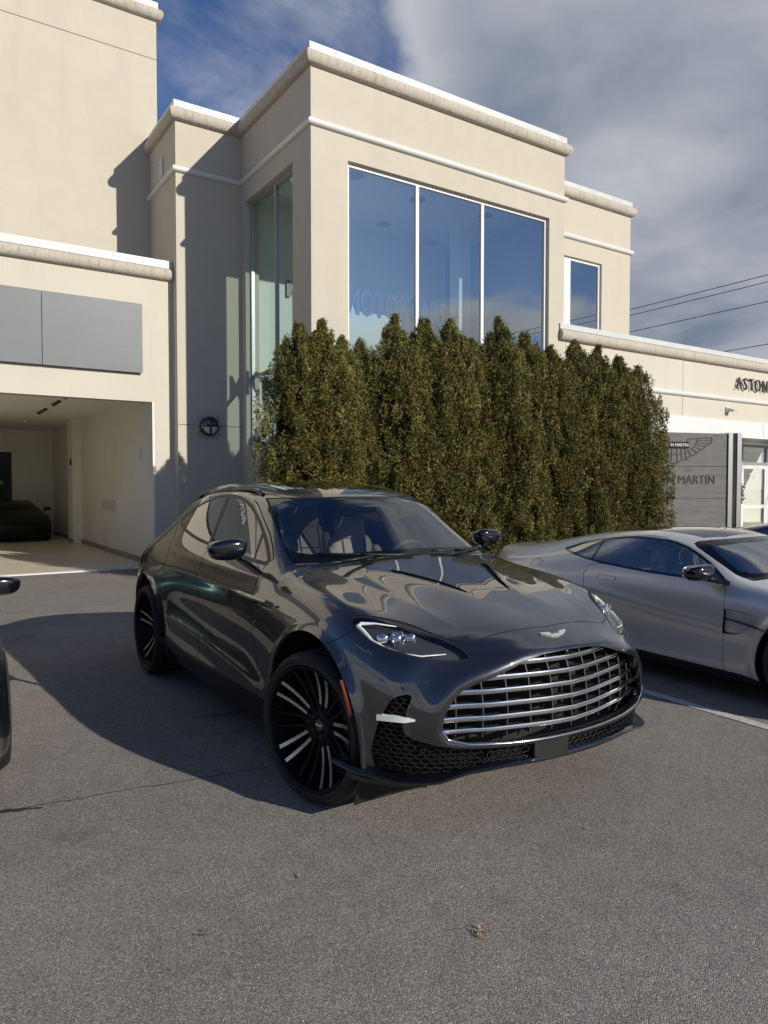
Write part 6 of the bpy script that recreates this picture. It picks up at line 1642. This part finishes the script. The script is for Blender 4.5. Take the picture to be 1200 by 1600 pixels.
build_coupe('teal_coupe', 'paint_teal', (-5.75, 8.2), DBX_YAW, 'teal coupe parked farther left, mirrored in the doors of the grey SUV', interior=False)
p = fw(2.62, 24.1)[:2]
build_coupe('race_coupe', 'paint_matt', p, math.atan2(-UX, UY) + math.pi * 0 - 0 if False else -AZ, 'black winged sports car parked inside the open garage', spoiler=True, interior=False, gm='darkglass')
# ================================================================== hedge of conifers
def foliage_material(name, c0, c1, c2):
    m = bpy.data.materials.new(name); m.use_nodes = True
    t = m.node_tree; b = t.nodes['Principled BSDF']; ln = t.links.new
    co = N(t, 'ShaderNodeTexCoord').outputs['Object']; inf = N(t, 'ShaderNodeObjectInfo')
    n = N(t, 'ShaderNodeTexNoise', inp={'Scale': 3.2, 'Detail': 5, 'Roughness': 0.7}); ln(co, n.inputs['Vector'])
    n2 = N(t, 'ShaderNodeTexNoise', inp={'Scale': 38.0, 'Detail': 2}); ln(co, n2.inputs['Vector'])
    ad = N(t, 'ShaderNodeMath', operation='ADD'); ln(n.outputs['Fac'], ad.inputs[0]); ln(n2.outputs['Fac'], ad.inputs[1])
    hf = N(t, 'ShaderNodeMath', operation='MULTIPLY', inp={1: 0.5}); ln(ad.outputs[0], hf.inputs[0])
    rp = N(t, 'ShaderNodeValToRGB'); e = rp.color_ramp.elements
    e[0].position = 0.36; e[0].color = (*c0, 1); e[1].position = 0.64; e[1].color = (*c2, 1); x = e.new(0.52); x.color = (*c1, 1)
    ln(hf.outputs[0], rp.inputs[0]); ln(rp.outputs[0], b.inputs['Base Color'])
    b.inputs['Roughness'].default_value = 0.75; b.inputs['Specular IOR Level'].default_value = 0.25
    return m
M['leaf'] = foliage_material('conifer_foliage', (0.030, 0.040, 0.010), (0.125, 0.122, 0.030), (0.40, 0.31, 0.10))
M['leaf_core'] = mat('conifer_dark_core', (0.012, 0.010, 0.005), 1.0, spec=0.0)  # near-black colour stands in for the shade deep inside the crown
def crown_mesh(seed, n_spray, H=4.4, Rm=0.655):
    """columnar conifer: ascending flat sprays on lumpy shoots, on a tapering column"""
    g_ = np.random.default_rng(seed)
    ph = g_.uniform(0, 2 * np.pi, 8)
    def radius(z, a):
        u = z / H
        r = Rm * np.interp(u, [0, .04, .15, .50, .74, .86, .94, 1.0], [.80, .95, 1.0, .99, .88, .62, .30, .03])
        l = 1 + .10 * np.sin(3 * a + ph[0] + 1.2 * z) + .13 * np.abs(np.sin(3.5 * a - ph[1] + .9 * z)) - .08 + .06 * np.sin(9 * a + ph[2] - 4.1 * z) + .06 * np.sin(4.7 * z + ph[3] + 2 * a) + .04 * np.sin(11 * z + ph[4] + 4 * a)
        return r * l
    # shoots: clumps leaning upwards out of the surface
    nc = 520
    cz = H * g_.uniform(0.0, 1.0, nc) ** .92; ca = g_.uniform(0, 2 * np.pi, nc)
    # a few leaders at the top
    cr_ = radius(cz, ca) * g_.uniform(.66, 1.14, nc)
    cs = g_.uniform(.055, .125, nc) * np.interp(cz / H, [0, .8, 1], [1.1, 1.0, .6])
    pick = g_.integers(0, nc, n_spray)
    a0, z0, r0, s0 = ca[pick], cz[pick], cr_[pick], cs[pick]
    inner_ = g_.uniform(0, 1, n_spray) < .14; r0 = np.where(inner_, radius(z0, a0) * g_.uniform(.55, .85, n_spray), r0); s0 = np.where(inner_, s0 * 1.5, s0)
    off = g_.normal(0, 1, (n_spray, 3)); off /= np.linalg.norm(off, axis=1, keepdims=True); off *= (g_.uniform(.35, 1.0, n_spray) ** .5)[:, None]
    rad = np.stack([np.cos(a0), np.sin(a0), np.zeros(n_spray)], 1); tan = np.stack([-np.sin(a0), np.cos(a0), np.zeros(n_spray)], 1); up = np.array([0, 0, 1.0])
    C = rad * r0[:, None] + up * z0[:, None] + (rad * off[:, :1] * .8 + tan * off[:, 1:2] * 1.0 + up * off[:, 2:3] * 2.2) * s0[:, None]
    C[:, 2] = np.clip(C[:, 2], .03, H + .12)
    d = rad * .45 + up * .9 + off * .55 + g_.normal(0, .30, (n_spray, 3)); d /= np.linalg.norm(d, axis=1, keepdims=True)
    w = np.cross(d, g_.normal(0, 1, (n_spray, 3))); w /= np.linalg.norm(w, axis=1, keepdims=True)
    Ls = g_.uniform(.022, .062, n_spray)[:, None]; Ws = g_.uniform(.008, .019, n_spray)[:, None]
    nn = np.cross(d, w)
    # frond: central blade and two side blades
    P = [C - w * Ws * .5, C + w * Ws * .5, C + d * Ls,
         C + d * Ls * .15, C + d * Ls * .45 + nn * .004, C + d * Ls * .70 + w * Ws * 2.1,
         C + d * Ls * .10, C + d * Ls * .40 - nn * .004, C + d * Ls * .60 - w * Ws * 2.1]
    Vv = np.stack(P, 1).reshape(-1, 3); T = np.arange(len(Vv)).reshape(-1, 3)
    me = bpy.data.meshes.new('crown')
    me.vertices.add(len(Vv)); me.vertices.foreach_set('co', Vv.astype(np.float32).ravel())
    me.loops.add(len(T) * 3); me.loops.foreach_set('vertex_index', T.ravel().astype(np.int32))
    me.polygons.add(len(T)); me.polygons.foreach_set('loop_start', np.arange(0, len(T) * 3, 3, dtype=np.int32)); me.polygons.foreach_set('loop_total', np.full(len(T), 3, dtype=np.int32))
    me.materials.append(M['leaf']); me.update(calc_edges=True)
    return me, radius
def core_mesh(radius, H=4.4):  # closed hull filling the crown, its dark colour imitates inner shade
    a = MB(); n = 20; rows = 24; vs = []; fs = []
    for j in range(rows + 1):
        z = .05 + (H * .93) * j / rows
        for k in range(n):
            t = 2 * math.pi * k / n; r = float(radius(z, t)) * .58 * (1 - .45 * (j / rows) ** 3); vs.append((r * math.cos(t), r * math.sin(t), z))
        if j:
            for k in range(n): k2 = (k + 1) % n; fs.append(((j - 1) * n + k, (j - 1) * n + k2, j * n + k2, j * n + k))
    me = bpy.data.meshes.new('dark_core'); me.from_pydata(vs, [], fs); me.materials.append(M['leaf_core']); return me
CROWNS = []
for sd_ in (11, 22, 33, 44):
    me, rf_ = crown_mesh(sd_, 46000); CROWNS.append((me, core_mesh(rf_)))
def trunk_mesh(H=4.4, seed=1):
    rr = random.Random(seed); a = MB(); a.tube([(0, 0, 0), (.02, .01, .5), (-.01, .02, 1.6), (.01, 0, 3.0), (0, 0, 4.1)], [.075, .06, .045, .03, .01], 8)
    for k in range(14):
        z = rr.uniform(.3, 3.6); t = rr.uniform(0, 6.28); l = .45 * (1 - z / 5); a.tube([(0, 0, z), (l * .5 * math.cos(t), l * .5 * math.sin(t), z + .25), (l * math.cos(t), l * math.sin(t), z + .6)], [.018, .012, .005], 5)
    me = bpy.data.meshes.new('trunk'); me.from_pydata(a.v, [], a.f); me.materials.append(M['bark']); return me
TR = trunk_mesh()
# (distance along the facade, depth, height, radius factor, variant)
SPOTS = [(5.20, 10.42, 4.14, .90, 0, 'leftmost conifer of the hedge, next to the tall side window'),
         (5.60, 10.35, 4.20, .95, 1, 'second conifer of the hedge from its left end'),
         (6.08, 10.55, 4.07, .82, 2, 'third conifer from the left, thin double tip below the tower corner'),
         (6.55, 10.75, 4.07, .72, 3, 'low recessed conifer in the gap left of the hedge middle'),
         (7.04, 10.40, 4.47, .98, 1, 'conifer with a sharp tip under the first letters in the window'),
         (7.68, 10.45, 4.53, 1.0, 0, 'conifer with a broad tip in front of the first window mullion'),
         (8.26, 10.40, 4.55, .98, 3, 'conifer with rounded tip in front of the middle pane'),
         (8.85, 10.50, 4.32, .85, 2, 'lower conifer between the rounded and the tallest tips'),
         (9.43, 10.40, 4.73, 1.06, 1, 'tallest pointed conifer before the second window mullion'),
         (10.19, 10.45, 4.57, 1.0, 0, 'conifer just below the right-hand pane of the tower window'),
         (10.83, 10.40, 4.39, .95, 2, 'conifer under the right edge of the tower'),
         (11.51, 10.40, 4.53, 1.02, 3, 'conifer under the small window of the set-back block'),
         (12.16, 10.35, 4.49, 1.0, 1, 'conifer with a blunt tip below the long parapet'),
         (12.88, 10.40, 4.37, 1.02, 0, 'second conifer from the right end of the hedge'),
         (13.53, 10.40, 4.23, 1.08, 2, 'rounded rightmost conifer of the hedge beside the stone sign')]
for i, (u, w, h, rf_, vr, lb) in enumerate(SPOTS):
    e_ = empty('conifer', fw(u, w), (i * 2.399) % 6.283); e_.scale = (rf_, rf_, h / 4.4)
    tag(e_, lb, 'conifer', 'conifers forming the hedge')
    link_mesh('crown', CROWNS[vr][0], e_); link_mesh('dark_core', CROWNS[vr][1], e_); link_mesh('trunk', TR, e_)
# clipped shrub in a planter by the wall, small dry things on the asphalt
p = fw(4.95, 13.9)
e_ = empty('low_shrub', p); e_.scale = (.42, .42, .27); tag(e_, 'small dark shrub against the shaded wall behind the SUV roof', 'shrub')
link_mesh('crown', CROWNS[1][0], e_); link_mesh('dark_core', CROWNS[1][1], e_)
M['dryleaf'] = mat('dry_leaf', (0.42, 0.30, 0.17), 0.8, noise=[(60, 0.3, 3)])
def debris(name, x, y, s_, n, seed, label, m='dryleaf'):
    rr = random.Random(seed); a = MB()
    for k in range(n):
        c = Vector((rr.gauss(0, s_), rr.gauss(0, s_), abs(rr.gauss(0, s_ * .35)) + .004)); t = rr.uniform(0, 6.28); l = s_ * rr.uniform(.6, 1.3); wd = l * .35
        d = Vector((math.cos(t), math.sin(t), rr.uniform(-.2, .5))); q = Vector((-math.sin(t), math.cos(t), rr.uniform(-.3, .3)))
        a.add([c - d * l, c + q * wd + Vector((0, 0, l * .2)), c + d * l, c - q * wd], [(0, 1, 2), (0, 2, 3)])
    o = a.build(name, M[m]); o.location = (x, y, .002); tag(o, label, 'leaf'); return o
debris('dry_leaf', .353, 2.568, .013, 16, 3, 'crumpled pale tan leaf lying on the asphalt in the foreground')
debris('twig', -.335, 2.95, .012, 4, 5, 'thin pale bent twig on the asphalt left of the leaf')
debris('twig', .94, 3.35, .008, 4, 8, 'tiny dark twig on the asphalt at the right', 'bark')
debris('twig', -.66, 2.55, .011, 5, 12, 'small dark twig on the asphalt at the lower left', 'bark')

# loose grit on the asphalt: far too many grains to count
gv = []; gf = []; rr = random.Random(77)
for k in range(1400):
    y = 1.9 + 9.5 * rr.random() ** 1.8; x = rr.uniform(-.62, .62) * y; s_ = rr.uniform(.0012, .0036); b_ = len(gv)
    t = rr.uniform(0, 6.28); e1 = (math.cos(t) * s_, math.sin(t) * s_); e2 = (-math.sin(t) * s_ * .7, math.cos(t) * s_ * .7); h = s_ * .9
    gv += [(x + e1[0], y + e1[1], .001), (x + e2[0], y + e2[1], .001), (x - e1[0], y - e1[1], .001), (x - e2[0], y - e2[1], .001), (x, y, .001 + h)]
    gf += [(b_, b_ + 1, b_ + 4), (b_ + 1, b_ + 2, b_ + 4), (b_ + 2, b_ + 3, b_ + 4), (b_ + 3, b_, b_ + 4)]
o = MB().add(gv, gf).build('grit', mat('pale_grit', (0.50, 0.46, 0.38), 0.9)); tag(o, 'loose pale grit scattered over the asphalt', 'grit', kind='stuff')
M['tyre_mark'] = mat('tyre_mark', (0.085, 0.076, 0.068), 0.85, noise=[(9, 0.3, 5)])
pts = [(-2.05 + .55 * math.cos(t) , 6.2 + .75 * math.sin(t)) for t in np.linspace(-2.6, .4, 40)]
